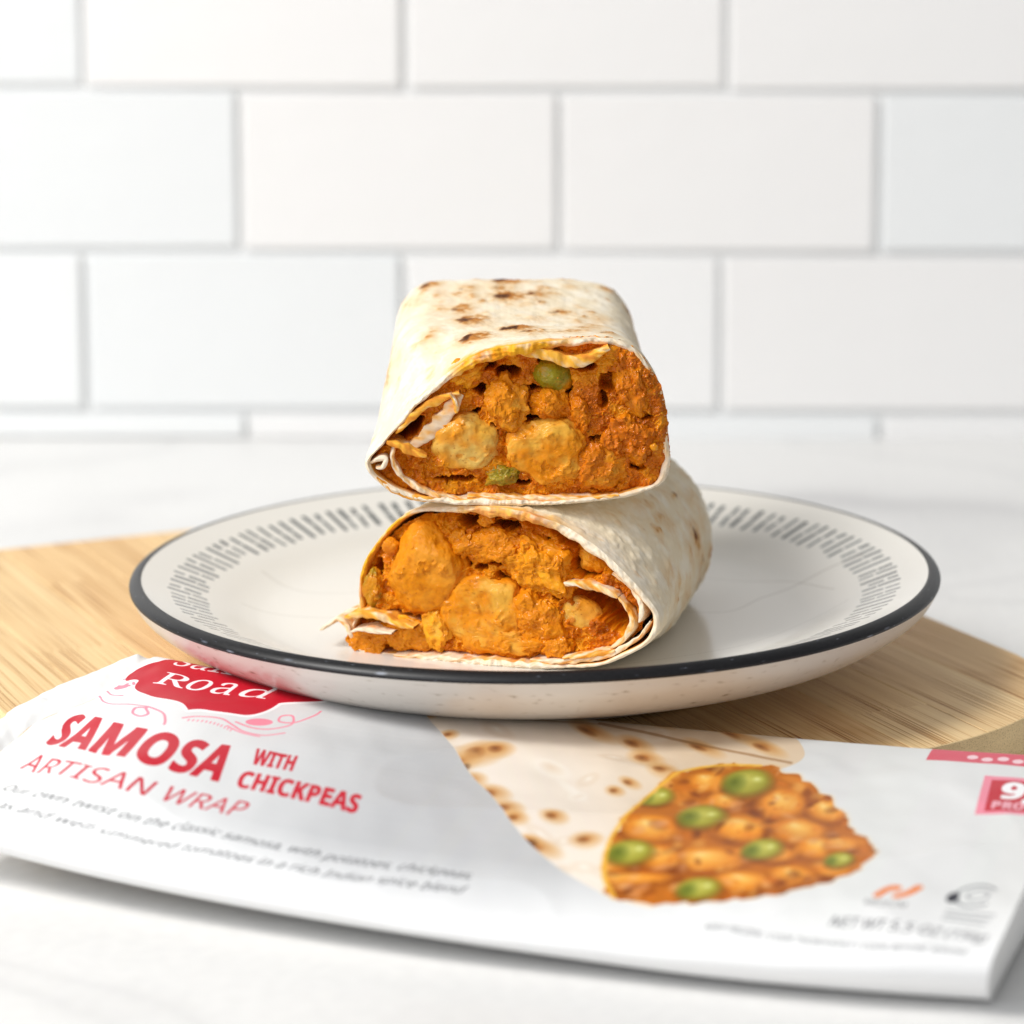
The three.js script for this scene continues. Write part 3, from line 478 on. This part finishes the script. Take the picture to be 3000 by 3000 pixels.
  ch('chickpea', 1260, 390, 90, 60, -7.4, 4.0, -0.6, chunkM, { seed: 80, a: K.orange, b: K.potato, c: K.deep, big: 0.2, r0: 0.1, rough: 0.5, seg: 110 });
  ch('green_pea', 282, 505, 56, 84, -3.0, 3.6, 0.1, peaM, { seed: 82, a: K.olive, b: C('#a8861a'), c: K.orange, big: 0.3, r0: -0.05, rough: 0.9, seg: 110 });
  ch('sauce_lump', 365, 315, 42, 42, -1.6, 2.0, 0, sauceM, { seed: 84, a: K.orange, b: K.deep, big: 0.2, r0: 0, rough: 0.6, seg: 80 });
  ch('sauce_lump', 800, 195, 40, 34, -1.8, 2.0, 0, sauceM, { seed: 86, a: K.orange, b: K.deep, big: 0.25, r0: -0.1, rough: 0.7, seg: 80 });
  ch('sauce_lump', 690, 300, 60, 66, -3.0, 3.0, 0, sauceM, { seed: 87, a: K.orange, b: K.deep, big: 0.3, r0: -0.2, rough: 0.9, seg: 100 });
  ch('sauce_lump', 275, 735, 95, 72, -0.8, 4.4, 0.1, sauceM, { seed: 88, a: K.orange, b: K.deep, c: K.orange, big: 0.3, r0: -0.2, rough: 1.1, seg: 130 });
  ch('sauce_lump', 440, 720, 150, 72, -2.4, 4.2, 0.08, sauceM, { seed: 90, a: K.orange, b: K.turmeric, c: K.orange, big: 0.3, r0: -0.2, rough: 1.1, seg: 130 });
  ch('potato_piece', 570, 690, 64, 105, -2.6, 4.2, 0.25, chunkM, { seed: 92, a: K.turmeric, b: K.potato, c: K.orange, big: 0.24, r0: 0.0, rough: 0.8, seg: 120 });
  ch('sauce_lump', 1120, 770, 70, 62, -3.0, 4.0, 0, sauceM, { seed: 94, a: K.orange, b: K.deep, big: 0.3, r0: -0.2, rough: 1.0, seg: 100 });
  const rb = (list, th, z, dep, o) => part('inner_layer', ribbon(P(list), th, z, dep, o), flourM, w);
  rb([[1130, 492], [1200, 485], [1290, 500], [1370, 530], [1400, 548]], 0.0019, -0.0012, 0.012, { stain: 0.55 });
  rb([[1385, 430], [1440, 470], [1490, 520], [1520, 590], [1510, 650]], 0.0016, 0.0004, 0.008, { stain: 0.3 });
  rb([[1405, 545], [1450, 600], [1470, 660], [1440, 720], [1370, 775]], 0.0014, -0.0006, 0.008, { stain: 0.55 });
  rb([[1560, 640], [1525, 700], [1440, 765], [1330, 810], [1180, 830], [1010, 825]], 0.0013, 0.0003, 0.006, { stain: 0.4 });
  rb([[1400, 780], [1290, 800], [1160, 812]], 0.0012, 0.0008, 0.01, { stain: 0.6 });
  rb([[1000, 850], [860, 838], [700, 820], [520, 806], [400, 800]], 0.0012, 0.0012, 0.014, { stain: 0.35 });
  rb([[185, 625], [260, 608], [340, 622], [430, 655], [500, 668]], 0.0017, 0.0022, 0.01, { stain: 0.72 });
  rb([[225, 680], [290, 672], [350, 682], [410, 690]], 0.0012, 0.0035, 0.006, { stain: 0.15, base: C('#efd9bd') });
  const flap = part('torn_flap', ribbon(P([[210, 760], [190, 700], [165, 660], [130, 645], [95, 662], [55, 694]]), 0.0012, -0.0005, 0.016, { stain: 0.35 }), flourM, w);
  flap.userData.label = 'torn tip of flatbread curling off to the left';
}

// ------------------------------------------------------------------ printed film package
{
  const b = base('food_package', [0, 0, 0]);
  tag(b, 'white plastic frozen wrap package with red lettering leaning on the board', 'package');
  const f = 5500, view = (px, py, h) => {                       // where the photographed outline meets the height h
    const d = new THREE.Vector3((px - 966) / f, (966 - py) / f, -1).applyQuaternion(camera.quaternion), t = (h - CAM_Y) / d.y;
    return [d.x * t, h, CAM_Z + d.z * t];
  };
  const Bk = [[285, 1242], [540, 1292], [800, 1332], [1060, 1357], [1320, 1381], [1570, 1402], [1810, 1420], [2040, 1434]];
  const Cr = [[-110, 1552], [190, 1628], [480, 1692], [770, 1742], [1060, 1778], [1340, 1800], [1610, 1812], [1872, 1812]];
  const Lo = [[-115, 1580], [185, 1655], [478, 1714], [770, 1763], [1060, 1806], [1340, 1843], [1610, 1868], [1866, 1886]];
  const hB = [0.030, 0.0265, 0.0235, 0.0215, 0.020, 0.020, 0.020, 0.020], hC = [0.0145, 0.0118, 0.0098, 0.0088, 0.0085, 0.0095, 0.011, 0.0125], hD = [0.0095, 0.0073, 0.0058, 0.0048, 0.0036, 0.0028, 0.0024, 0.002];
  const back = new THREE.CatmullRomCurve3(Bk.map(([x, y], i) => new THREE.Vector3(...view(x, y, hB[i])))), crest = new THREE.CatmullRomCurve3(Cr.map(([x, y], i) => new THREE.Vector3(...view(x, y, hC[i]))));
  const lowEdge = new THREE.CatmullRomCurve3(Lo.map(([x, y], i) => new THREE.Vector3(...view(x, y, hD[i]))));
  const spl = (L) => { const c = new THREE.SplineCurve(L.map((p) => new THREE.Vector2(...p))); return (u) => c.getPoint(u); }, spB = spl(Bk), spC = spl(Cr), num = (L) => { const c = new THREE.SplineCurve(L.map((h, i) => new THREE.Vector2(i, h))); return (u) => c.getPoint(u).y; }, nB = num(hB), nC = num(hC);
  const point = (s, t) => {                                      // t: -0.1 behind the back edge, 0 back edge, 0.86 front crest, 1 lower front edge
    const sc = clamp(s), A = new THREE.Vector3(...view(...spB(sc), nB(sc))), D = new THREE.Vector3(...view(...spC(sc), nC(sc))), ext = s - sc;
    const across = D.clone().sub(A).setY(0).normalize(), along = crest.getTangent(sc).setY(0).normalize();
    const p = new THREE.Vector3();
    if (t < 0) { const q = -t / 0.1; p.copy(A).addScaledVector(across, -0.010 * Math.sin(q * 1.4)); p.y = A.y - 0.0085 * (1 - Math.cos(q * 1.5)); }
    else if (t <= 0.86) { const q = t / 0.86; const a = spB(sc).lerp(spC(sc), q); p.set(...view(a.x, a.y, lerp(nB(sc), nC(sc), q) + 0.0058 * Math.sin(Math.PI * q) ** 0.8 * smooth(-0.02, 0.12, sc) * lerp(1, 0.65, sc))); }
    else { const q = (t - 0.86) / 0.14; p.lerpVectors(D, lowEdge.getPoint(sc), q); const b = (D.y - p.y) * 0.0 + lowEdge.getPoint(sc).distanceTo(D) * 0.28 * Math.sin(Math.PI * q); p.addScaledVector(across, b * 0.9); p.y += b * 0.25; }
    p.addScaledVector(along, ext * 0.31);
    const cr = Math.pow(1 - Math.abs(N(p.x * 13 + p.z * 7 + 0.4 * fbm(p.x * 20, p.z * 20, 8, 2), p.z * 22 - p.x * 5, 9)), 7), w = (cr - 0.25) * 0.0006 * smooth(0.0, 0.2, t) + fbm(p.x * 24, p.z * 24, 2, 3) * 0.0014 + fbm(p.x * 90, p.z * 60, 5, 2) * 0.0003 + 0.0007 * smooth(0.16, 0.02, s) * fbm(s * 30, t * 7, 6, 2);
    const end = smooth(0.1, 0, s), crinkle = end * 0.0003 * N(t * 11, s * 26, 4);
    p.y += (w + crinkle) * smooth(-0.1, 0.1, t) * smooth(1.0, 0.82, t);
    return p;
  };
  // print
  const W = 2048, H = 1024, cv = document.createElement('canvas'); cv.width = W; cv.height = H;
  const x = cv.getContext('2d'), RED = '#c80f2a', PINK = '#f48fa3';
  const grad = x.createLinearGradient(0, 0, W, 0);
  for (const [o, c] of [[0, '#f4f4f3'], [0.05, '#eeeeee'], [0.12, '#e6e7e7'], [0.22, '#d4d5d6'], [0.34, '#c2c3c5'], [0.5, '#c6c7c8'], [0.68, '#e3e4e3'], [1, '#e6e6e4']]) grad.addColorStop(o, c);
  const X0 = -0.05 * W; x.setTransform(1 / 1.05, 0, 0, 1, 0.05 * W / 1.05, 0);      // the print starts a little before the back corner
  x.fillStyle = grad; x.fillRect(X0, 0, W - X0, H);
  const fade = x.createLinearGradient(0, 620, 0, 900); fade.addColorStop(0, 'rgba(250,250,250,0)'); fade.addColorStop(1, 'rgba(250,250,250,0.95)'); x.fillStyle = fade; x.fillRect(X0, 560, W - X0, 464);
  for (let i = 0; i < 260; i++) { x.fillStyle = `rgba(${rnd() < 0.5 ? '255,255,255' : '150,152,156'},${0.05 * rnd()})`; x.fillRect(450 + 600 * rnd() - 150, 80 + 620 * rnd(), 60 + 260 * rnd(), 1 + 3 * rnd()); }
  x.fillStyle = '#fbfbfa'; x.beginPath(); x.moveTo(X0, 0); x.lineTo(12, 0); x.bezierCurveTo(18, 130, -50, 180, -22, 300); x.bezierCurveTo(-66, 380, 0, 450, -34, 560); x.lineTo(-40, 640); x.lineTo(X0, 700); x.closePath(); x.fill();
  // text with its corners given in the print's own frame: baseline start, baseline end, top start
  function text(s, p0, p1, p2, font, color, capH = 0.72, heavy = 9) {
    x.save(); x.font = `${font} 200px ${font.includes('serif') && !font.includes('sans') ? 'serif' : 'sans-serif'}`.replace(/(serif|sans) 200px/, '200px');
    const w = x.measureText(s).width, h = 200 * capH;
    x.transform((p1[0] - p0[0]) / w, (p1[1] - p0[1]) / w, (p0[0] - p2[0]) / h, (p0[1] - p2[1]) / h, p0[0], p0[1]);
    x.fillStyle = x.strokeStyle = color; if (font.includes('bold')) { x.lineWidth = heavy; x.strokeText(s, 0, 0); } x.fillText(s, 0, 0); x.restore();
  }
  function curved(s, pts, hgt, slant, font, color) {             // letters along a line
    x.save(); x.font = font; const c = new THREE.SplineCurve(pts.map((p) => new THREE.Vector2(...p))), full = x.measureText(s).width, L = c.getLength(), k = L / full; let u = 0;
    for (const l of s) { const w = x.measureText(l).width, q = c.getPointAt(clamp((u + w / 2) / full)), tg = c.getTangentAt(clamp((u + w / 2) / full)); x.save(); x.transform(tg.x, tg.y, slant, 1, q.x, q.y); x.scale(k, hgt / 72); x.fillStyle = color; x.textAlign = 'center'; x.fillText(l, 0, 0); x.restore(); u += w; }
    x.restore();
  }
  const plaque = () => { x.beginPath(); x.moveTo(35, 103); x.bezierCurveTo(8, 120, -8, 160, 0, 176); x.bezierCurveTo(2, 200, 12, 205, 21, 201); x.bezierCurveTo(32, 190, 42, 188, 46, 194); x.bezierCurveTo(48, 210, 52, 222, 60, 226); x.bezierCurveTo(80, 242, 110, 240, 144, 240); x.bezierCurveTo(160, 241, 172, 246, 181, 258); x.bezierCurveTo(190, 244, 200, 240, 214, 240); x.lineTo(270, 234); x.bezierCurveTo(290, 230, 304, 216, 314, 168); x.bezierCurveTo(335, 152, 366, 146, 392, 128); x.bezierCurveTo(430, 104, 452, 84, 470, 50); x.bezierCurveTo(450, 20, 400, 12, 340, 10); x.lineTo(120, 8); x.bezierCurveTo(80, 20, 60, 70, 35, 103); x.closePath(); };
  x.lineJoin = 'round'; plaque(); x.strokeStyle = '#fbfbfb'; x.lineWidth = 15; x.stroke(); x.fillStyle = RED; x.fill();
  const swirl = (pts, w = 4.5) => { x.strokeStyle = PINK; x.lineWidth = w; x.lineCap = 'round'; x.beginPath(); new THREE.SplineCurve(pts.map((p) => new THREE.Vector2(...p))).getPoints(60).forEach((p, i) => (i ? x.lineTo(p.x, p.y) : x.moveTo(p.x, p.y))); x.stroke(); };
  swirl([[-8, 215], [-16, 262], [6, 290], [50, 306], [90, 292], [124, 288], [150, 292], [165, 316], [170, 332]]); swirl([[-16, 252], [20, 266], [50, 262]], 4); swirl([[-14, 250], [-6, 215], [4, 196]], 4);
  swirl([[120, 292], [104, 302], [106, 320], [122, 322], [130, 308], [120, 296]], 5); swirl([[186, 292], [205, 272], [240, 262], [268, 274], [300, 290], [340, 292], [375, 272]]); swirl([[270, 262], [310, 270], [345, 262], [372, 236], [360, 205], [340, 212], [346, 232], [376, 226], [398, 190], [402, 168]]);
  swirl([[262, 282], [300, 296], [336, 300]], 4);
  x.fillStyle = PINK; x.beginPath(); x.ellipse(310, 246, 26, 13, -0.3, 0, 7); x.fill(); x.beginPath(); x.ellipse(22, 232, 18, 9, -0.5, 0, 7); x.fill(); for (let k = 0; k < 5; k++) { x.beginPath(); x.ellipse(14 + 7 * k, 228 - 5 * k + (k % 2) * 8, 7, 4, k, 0, 7); x.fill(); }
  for (let k = 0; k < 12; k++) { x.fillRect(196 + k * 7, 290 - 10 * Math.sin(k / 11 * 3), 2.5, 9); }
  curved('Saffron', [[70, 108], [150, 100], [230, 90], [300, 76]], 50, -0.1, '100px serif', '#fff');
  curved('R', [[74, 190], [136, 186]], 50, -0.12, '100px serif', '#fff'); curved('oa', [[132, 187], [222, 175]], 66, -0.1, '100px serif', '#fff'); curved('d', [[222, 175], [284, 164]], 52, -0.3, '100px serif', '#fff');
  text('SAMOSA', [4, 504], [340, 490], [-14, 371], 'bold sans', RED); x.strokeStyle = RED;
  { x.save(); x.lineWidth = 0; x.restore(); }
  text('ARTISAN WRAP', [18, 617], [442, 619], [17, 553], 'sans', RED);
  text('WITH', [367, 404], [456, 410], [355, 350], 'bold sans', RED);
  text('CHICKPEAS', [376, 498], [634, 526], [362, 434], 'bold sans', RED);
  const grey = '#3e3f44';
  curved('Our own twist on the classic samosa, with potatoes, chickpeas,', [[34, 712], [300, 716], [620, 714], [930, 706]], 30, -0.25, '100px sans-serif', grey);
  curved('peas and well-simmered tomatoes in a rich Indian spice blend', [[30, 790], [330, 790], [640, 780], [930, 760]], 30, -0.25, '100px sans-serif', grey);
  // printed picture of the wrap
  const path = (pts, close = true) => { x.beginPath(); new THREE.CatmullRomCurve3(pts.map((p) => new THREE.Vector3(p[0], p[1], 0)), close, 'centripetal').getPoints(160).forEach((p, i) => (i ? x.lineTo(p.x, p.y) : x.moveTo(p.x, p.y))); if (close) x.closePath(); };
  const shell = [[560, 40], [600, 120], [684, 208], [781, 323], [846, 387], [926, 483], [1021, 582], [1117, 658], [1222, 718], [1300, 738], [1260, 650], [1200, 560], [1160, 450], [1190, 300], [1280, 215], [1390, 200], [1420, 150], [1360, 60], [1300, 0], [900, -20], [600, -20]];
  path(shell); x.save(); x.clip();
  const tg = x.createLinearGradient(700, 420, 1150, 150); tg.addColorStop(0, '#e8d5bd'); tg.addColorStop(0.25, '#f4eade'); tg.addColorStop(0.6, '#f3e6d6'); tg.addColorStop(1, '#e6cfb2'); x.fillStyle = tg; x.fillRect(500, -20, 1000, 800);
  const blob = (cx, cy, rx, ry, rot, c0, c1) => { x.save(); x.translate(cx, cy); x.rotate(rot); x.scale(rx, ry); const g = x.createRadialGradient(-0.15, -0.2, 0.05, 0, 0, 1); g.addColorStop(0, c0); g.addColorStop(0.6, c1); g.addColorStop(1, c1.replace(/[\d.]+\)$/, '0)')); x.fillStyle = g; x.fillRect(-1, -1, 2, 2); x.restore(); };
  for (let i = 0; i < 46; i++) blob(620 + 620 * rnd(), 40 + 620 * rnd(), 20 + 60 * rnd(), 12 + 22 * rnd(), 0.7 * rnd(), rnd() < 0.5 ? 'rgba(255,250,240,0.5)' : 'rgba(214,184,150,0.35)', rnd() < 0.5 ? 'rgba(255,250,240,0.3)' : 'rgba(214,184,150,0.22)');
  const toast = [[600, 120, 26, 22], [680, 190, 20, 20], [770, 250, 48, 46], [800, 230, 36, 30], [740, 300, 34, 60], [790, 345, 34, 30], [850, 386, 46, 30], [900, 440, 40, 30], [930, 470, 30, 22], [1010, 560, 60, 26], [980, 545, 30, 26], [1090, 520, 36, 30], [1000, 450, 34, 22], [1060, 160, 50, 22], [1100, 210, 46, 26], [1150, 250, 40, 24], [1200, 150, 60, 20], [960, 130, 70, 20], [880, 60, 60, 16], [1060, 60, 60, 16], [1250, 90, 70, 18], [1330, 130, 60, 20], [720, 70, 40, 14], [1080, 330, 24, 16], [1100, 300, 30, 14]];
  for (const [a, c, r, s] of toast) { blob(a, c, r * 1.2, s * 1.2, 0.5, 'rgba(196,128,60,0.9)', 'rgba(222,170,104,0.55)'); blob(a - r * 0.2, c, r * 0.5, s * 0.5, 0.5, 'rgba(110,58,26,0.75)', 'rgba(150,86,40,0.5)'); }
  blob(752, 316, 18, 34, 0.4, 'rgba(52,30,22,0.9)', 'rgba(80,48,30,0.6)'); blob(985, 556, 22, 26, 0.3, 'rgba(58,34,22,0.9)', 'rgba(90,52,30,0.6)');
  x.strokeStyle = 'rgba(150,104,62,0.55)'; x.lineWidth = 9; path([[960, 96], [1100, 118], [1250, 150], [1400, 178]], false); x.stroke();
  x.strokeStyle = 'rgba(180,140,96,0.35)'; x.lineWidth = 7; path([[600, 96], [760, 108], [960, 100]], false); x.stroke();
  x.restore();
  const fil = [[1212, 712], [1168, 640], [1144, 560], [1134, 470], [1142, 380], [1162, 300], [1200, 238], [1262, 206], [1340, 198], [1412, 214], [1484, 252], [1548, 314], [1604, 384], [1656, 440], [1684, 486], [1676, 540], [1640, 586], [1590, 626], [1532, 662], [1460, 690], [1380, 708], [1296, 722]];
  const filC = new THREE.CatmullRomCurve3(fil.map((p) => new THREE.Vector3(p[0], p[1], 0)), true, 'centripetal').getSpacedPoints(140).map((p, i) => [p.x + 26 * fbm(p.x / 20, p.y / 20, 3, 3), p.y + 26 * fbm(p.x / 22, p.y / 22, 13, 3)]); filC.pop();
  path(filC); x.save(); x.shadowColor = 'rgba(236,176,90,0.9)'; x.shadowBlur = 10; x.fillStyle = '#c06c1c'; x.fill(); x.shadowBlur = 0; x.clip();
  for (let i = 0; i < 90; i++) { const o = ['rgba(214,116,24,0.8)', 'rgba(190,88,18,0.8)', 'rgba(96,40,8,0.7)', 'rgba(226,140,50,0.7)'][Math.floor(rnd() * 4)]; blob(1120 + 580 * rnd(), 190 + 550 * rnd(), 14 + 34 * rnd(), 10 + 24 * rnd(), 3 * rnd(), o, o.replace(/[\d.]+\)$/, '0.5)')); }
  const lumpsAt = [[1200, 462, 72, 58, 0.4], [1382, 428, 78, 56, 0.2], [1428, 322, 74, 58, 0.9], [1500, 420, 74, 60, 0.3], [1352, 552, 92, 56, -0.2], [1560, 480, 60, 50, 0.5], [1216, 640, 104, 26, -0.1], [1450, 628, 74, 44, 0.1], [1604, 460, 44, 36, 0.2], [1252, 274, 46, 40, 0.3], [1530, 330, 60, 44, 0.7], [1620, 560, 46, 34, 0], [1250, 560, 60, 44, 0.5], [1540, 590, 60, 36, 0.2], [1310, 330, 40, 34, 0], [1170, 590, 44, 40, 0.4], [1480, 520, 52, 34, 0.1]];
  for (const [a, c, r, q, rot] of lumpsAt) {
    blob(a + 6, c + 12, r * 1.12, q * 1.18, rot, 'rgba(96,42,8,0.8)', 'rgba(120,54,12,0.55)');
    blob(a, c, r, q, rot, 'rgba(255,196,92,1)', 'rgba(236,146,44,0.95)'); blob(a - r * 0.2, c - q * 0.3, r * 0.5, q * 0.36, rot, 'rgba(255,224,150,0.85)', 'rgba(250,190,90,0.4)');
    for (let k = 0; k < 7; k++) blob(a + r * 1.3 * (rnd() - 0.5), c + q * 1.3 * (rnd() - 0.5), 5 + 9 * rnd(), 4 + 6 * rnd(), rnd() * 3, rnd() < 0.5 ? 'rgba(196,92,20,0.7)' : 'rgba(255,214,140,0.6)', 'rgba(230,140,50,0.3)');
  }
  for (let i = 0; i < 260; i++) { const o = ['rgba(222,122,30,0.6)', 'rgba(244,184,100,0.55)', 'rgba(120,52,12,0.6)', 'rgba(238,150,50,0.6)', 'rgba(230,164,120,0.5)'][Math.floor(rnd() * 5)]; blob(1130 + 560 * rnd(), 200 + 530 * rnd(), 8 + 22 * rnd(), 6 + 14 * rnd(), 3 * rnd(), o, o.replace(/[\d.]+\)$/, '0.35)')); }
  for (const [a, c, r] of [[1335, 262, 56], [1285, 398, 54], [1166, 338, 40], [1190, 552, 50], [1447, 500, 46], [1618, 522, 34], [1367, 662, 48]]) { blob(a + 4, c + 8, r * 1.15, r * 1.1, 0, 'rgba(70,40,6,0.9)', 'rgba(84,46,8,0.7)'); blob(a, c, r * 1.08, r, 0, 'rgba(206,200,96,1)', 'rgba(166,162,56,0.97)'); blob(a - r * 0.42, c + r * 0.2, r * 0.5, r * 0.72, 0, 'rgba(64,84,18,0.7)', 'rgba(80,100,24,0.4)'); blob(a + r * 0.3, c - r * 0.25, r * 0.3, r * 0.26, 0, 'rgba(240,240,170,0.9)', 'rgba(220,222,120,0.4)'); }
  x.restore();
  x.strokeStyle = 'rgba(246,190,70,0.75)'; x.lineWidth = 10; path(fil.slice(0, 9), false); x.stroke();
  // badge, strip and small marks at the right
  x.fillStyle = PINK; x.beginPath(); x.moveTo(1834, 178); x.lineTo(2048, 178); x.lineTo(2048, 322); x.lineTo(1850, 322); x.closePath(); x.fill();
  x.fillStyle = RED; x.beginPath(); x.moveTo(1852, 192); x.lineTo(2048, 192); x.lineTo(2048, 310); x.lineTo(1866, 310); x.closePath(); x.fill();
  text('9g', [1880, 258], [1985, 258], [1878, 200], 'bold sans', '#fff'); text('PROTEIN', [1874, 300], [2030, 300], [1872, 272], 'bold sans', '#f7b9c4');
  x.fillStyle = '#dd4a60'; x.fillRect(1690, 40, 358, 92); for (let k = 0; k < 9; k++) { x.fillStyle = 'rgba(255,236,238,0.85)'; x.beginPath(); x.ellipse(1790 + k * 32, 108 + (k % 2) * 6, 12, 9, 0, 0, 7); x.fill(); }
  x.strokeStyle = '#ee7d22'; x.lineWidth = 18; x.lineCap = 'round'; x.beginPath(); x.moveTo(1738, 650); x.quadraticCurveTo(1752, 612, 1772, 618); x.stroke(); x.beginPath(); x.moveTo(1778, 648); x.quadraticCurveTo(1800, 640, 1812, 612); x.stroke();
  text('MEDIUM', [1718, 690], [1808, 694], [1718, 668], 'sans', '#777');
  x.strokeStyle = '#8b8d90'; x.lineWidth = 7; x.beginPath(); x.ellipse(1930, 632, 44, 40, 0, 0.9, 5.6); x.stroke(); x.fillStyle = '#3c3c44'; x.beginPath(); x.ellipse(1884, 640, 12, 20, 0, 0, 7); x.fill();
  x.strokeStyle = '#a5a6a8'; x.lineWidth = 6; x.beginPath(); x.ellipse(1932, 630, 22, 18, 0, 0, 7); x.stroke(); for (let k = 0; k < 3; k++) { x.beginPath(); x.moveTo(1884, 692 + 16 * k); x.lineTo(1990 - 8 * k, 706 + 18 * k); x.stroke(); }
  curved('NET WT 5.5 OZ (156g)', [[1664, 766], [1830, 788], [1998, 818]], 36, -0.1, '100px sans-serif', '#2e2e36');
  curved('KEEP FROZEN / COOK THOROUGHLY / COOK BEFORE SERVING', [[1421, 808], [1700, 846], [1968, 878]], 24, -0.1, '100px sans-serif', '#5c5e62');
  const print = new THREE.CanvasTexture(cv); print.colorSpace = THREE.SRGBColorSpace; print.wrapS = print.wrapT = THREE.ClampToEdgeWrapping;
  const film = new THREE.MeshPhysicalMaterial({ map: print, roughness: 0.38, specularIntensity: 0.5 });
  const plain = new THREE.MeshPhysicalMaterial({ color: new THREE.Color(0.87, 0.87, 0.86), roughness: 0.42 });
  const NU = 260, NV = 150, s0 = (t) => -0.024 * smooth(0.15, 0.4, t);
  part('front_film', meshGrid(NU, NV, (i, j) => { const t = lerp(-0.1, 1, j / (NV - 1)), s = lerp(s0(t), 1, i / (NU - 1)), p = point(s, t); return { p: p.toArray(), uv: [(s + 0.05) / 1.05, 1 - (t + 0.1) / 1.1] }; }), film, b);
  part('back_film', meshGrid(80, 40, (i, j) => { const s = i / 79, t = j / 39, a = point(s, -0.1), c = point(s, 1), p = a.clone().lerp(c, t); p.y = Math.max(0.0008, p.y - 0.0055 * Math.sqrt(Math.sin(Math.PI * t))); return { p: p.toArray() }; }), plain, b);
  // folded end at the right
  part('end_fold', meshGrid(60, 8, (i, j) => { const u = i / 59, t = lerp(-0.1, 1, u), q = j / 7, f = point(1, t), p = point(1, -0.1).lerp(point(1, 1), u); p.y = Math.max(0.0008, p.y - 0.0055 * Math.sqrt(Math.sin(Math.PI * u))); const m = f.lerp(p, q), dir = point(1, t).sub(point(0.99, t)).setY(0).normalize(); m.addScaledVector(dir, 0.0012 * Math.sin(Math.PI * q) * Math.sin(Math.PI * u)); return { p: m.toArray() }; }), plain, b);
  // crimped end at the left
  const outl = [[285, 1242], [205, 1258], [115, 1292], [38, 1331], [-30, 1378], [-95, 1432], [-150, 1490], [-200, 1552]], oc = new THREE.CatmullRomCurve3(outl.map(([u, v], i) => new THREE.Vector3(...view(u, v, lerp(0.026, 0.019, i / 7)))));
  part('end_seal', meshGrid(40, 120, (i, j) => {
    const t = j / 119, q = i / 39, a = point(s0(t * 0.86), t * 0.86), c = oc.getPoint(t), p = a.clone().lerp(c, q);
    p.y += (0.0018 * Math.sin(Math.PI * q) + 0.0013 * N(t * 8, q * 2, 8) * Math.sin(Math.PI * clamp(q + 0.05)) + 0.00025 * N(t * 30, q * 4, 1)) * smooth(0, 0.06, t);
    const k = 0.0016 * N(t * 16, 3, 2) * q * smooth(0, 0.1, t); p.x += k; p.z -= k;
    return { p: p.toArray() };
  }), plain, b);
}

renderer.render(scene, camera);
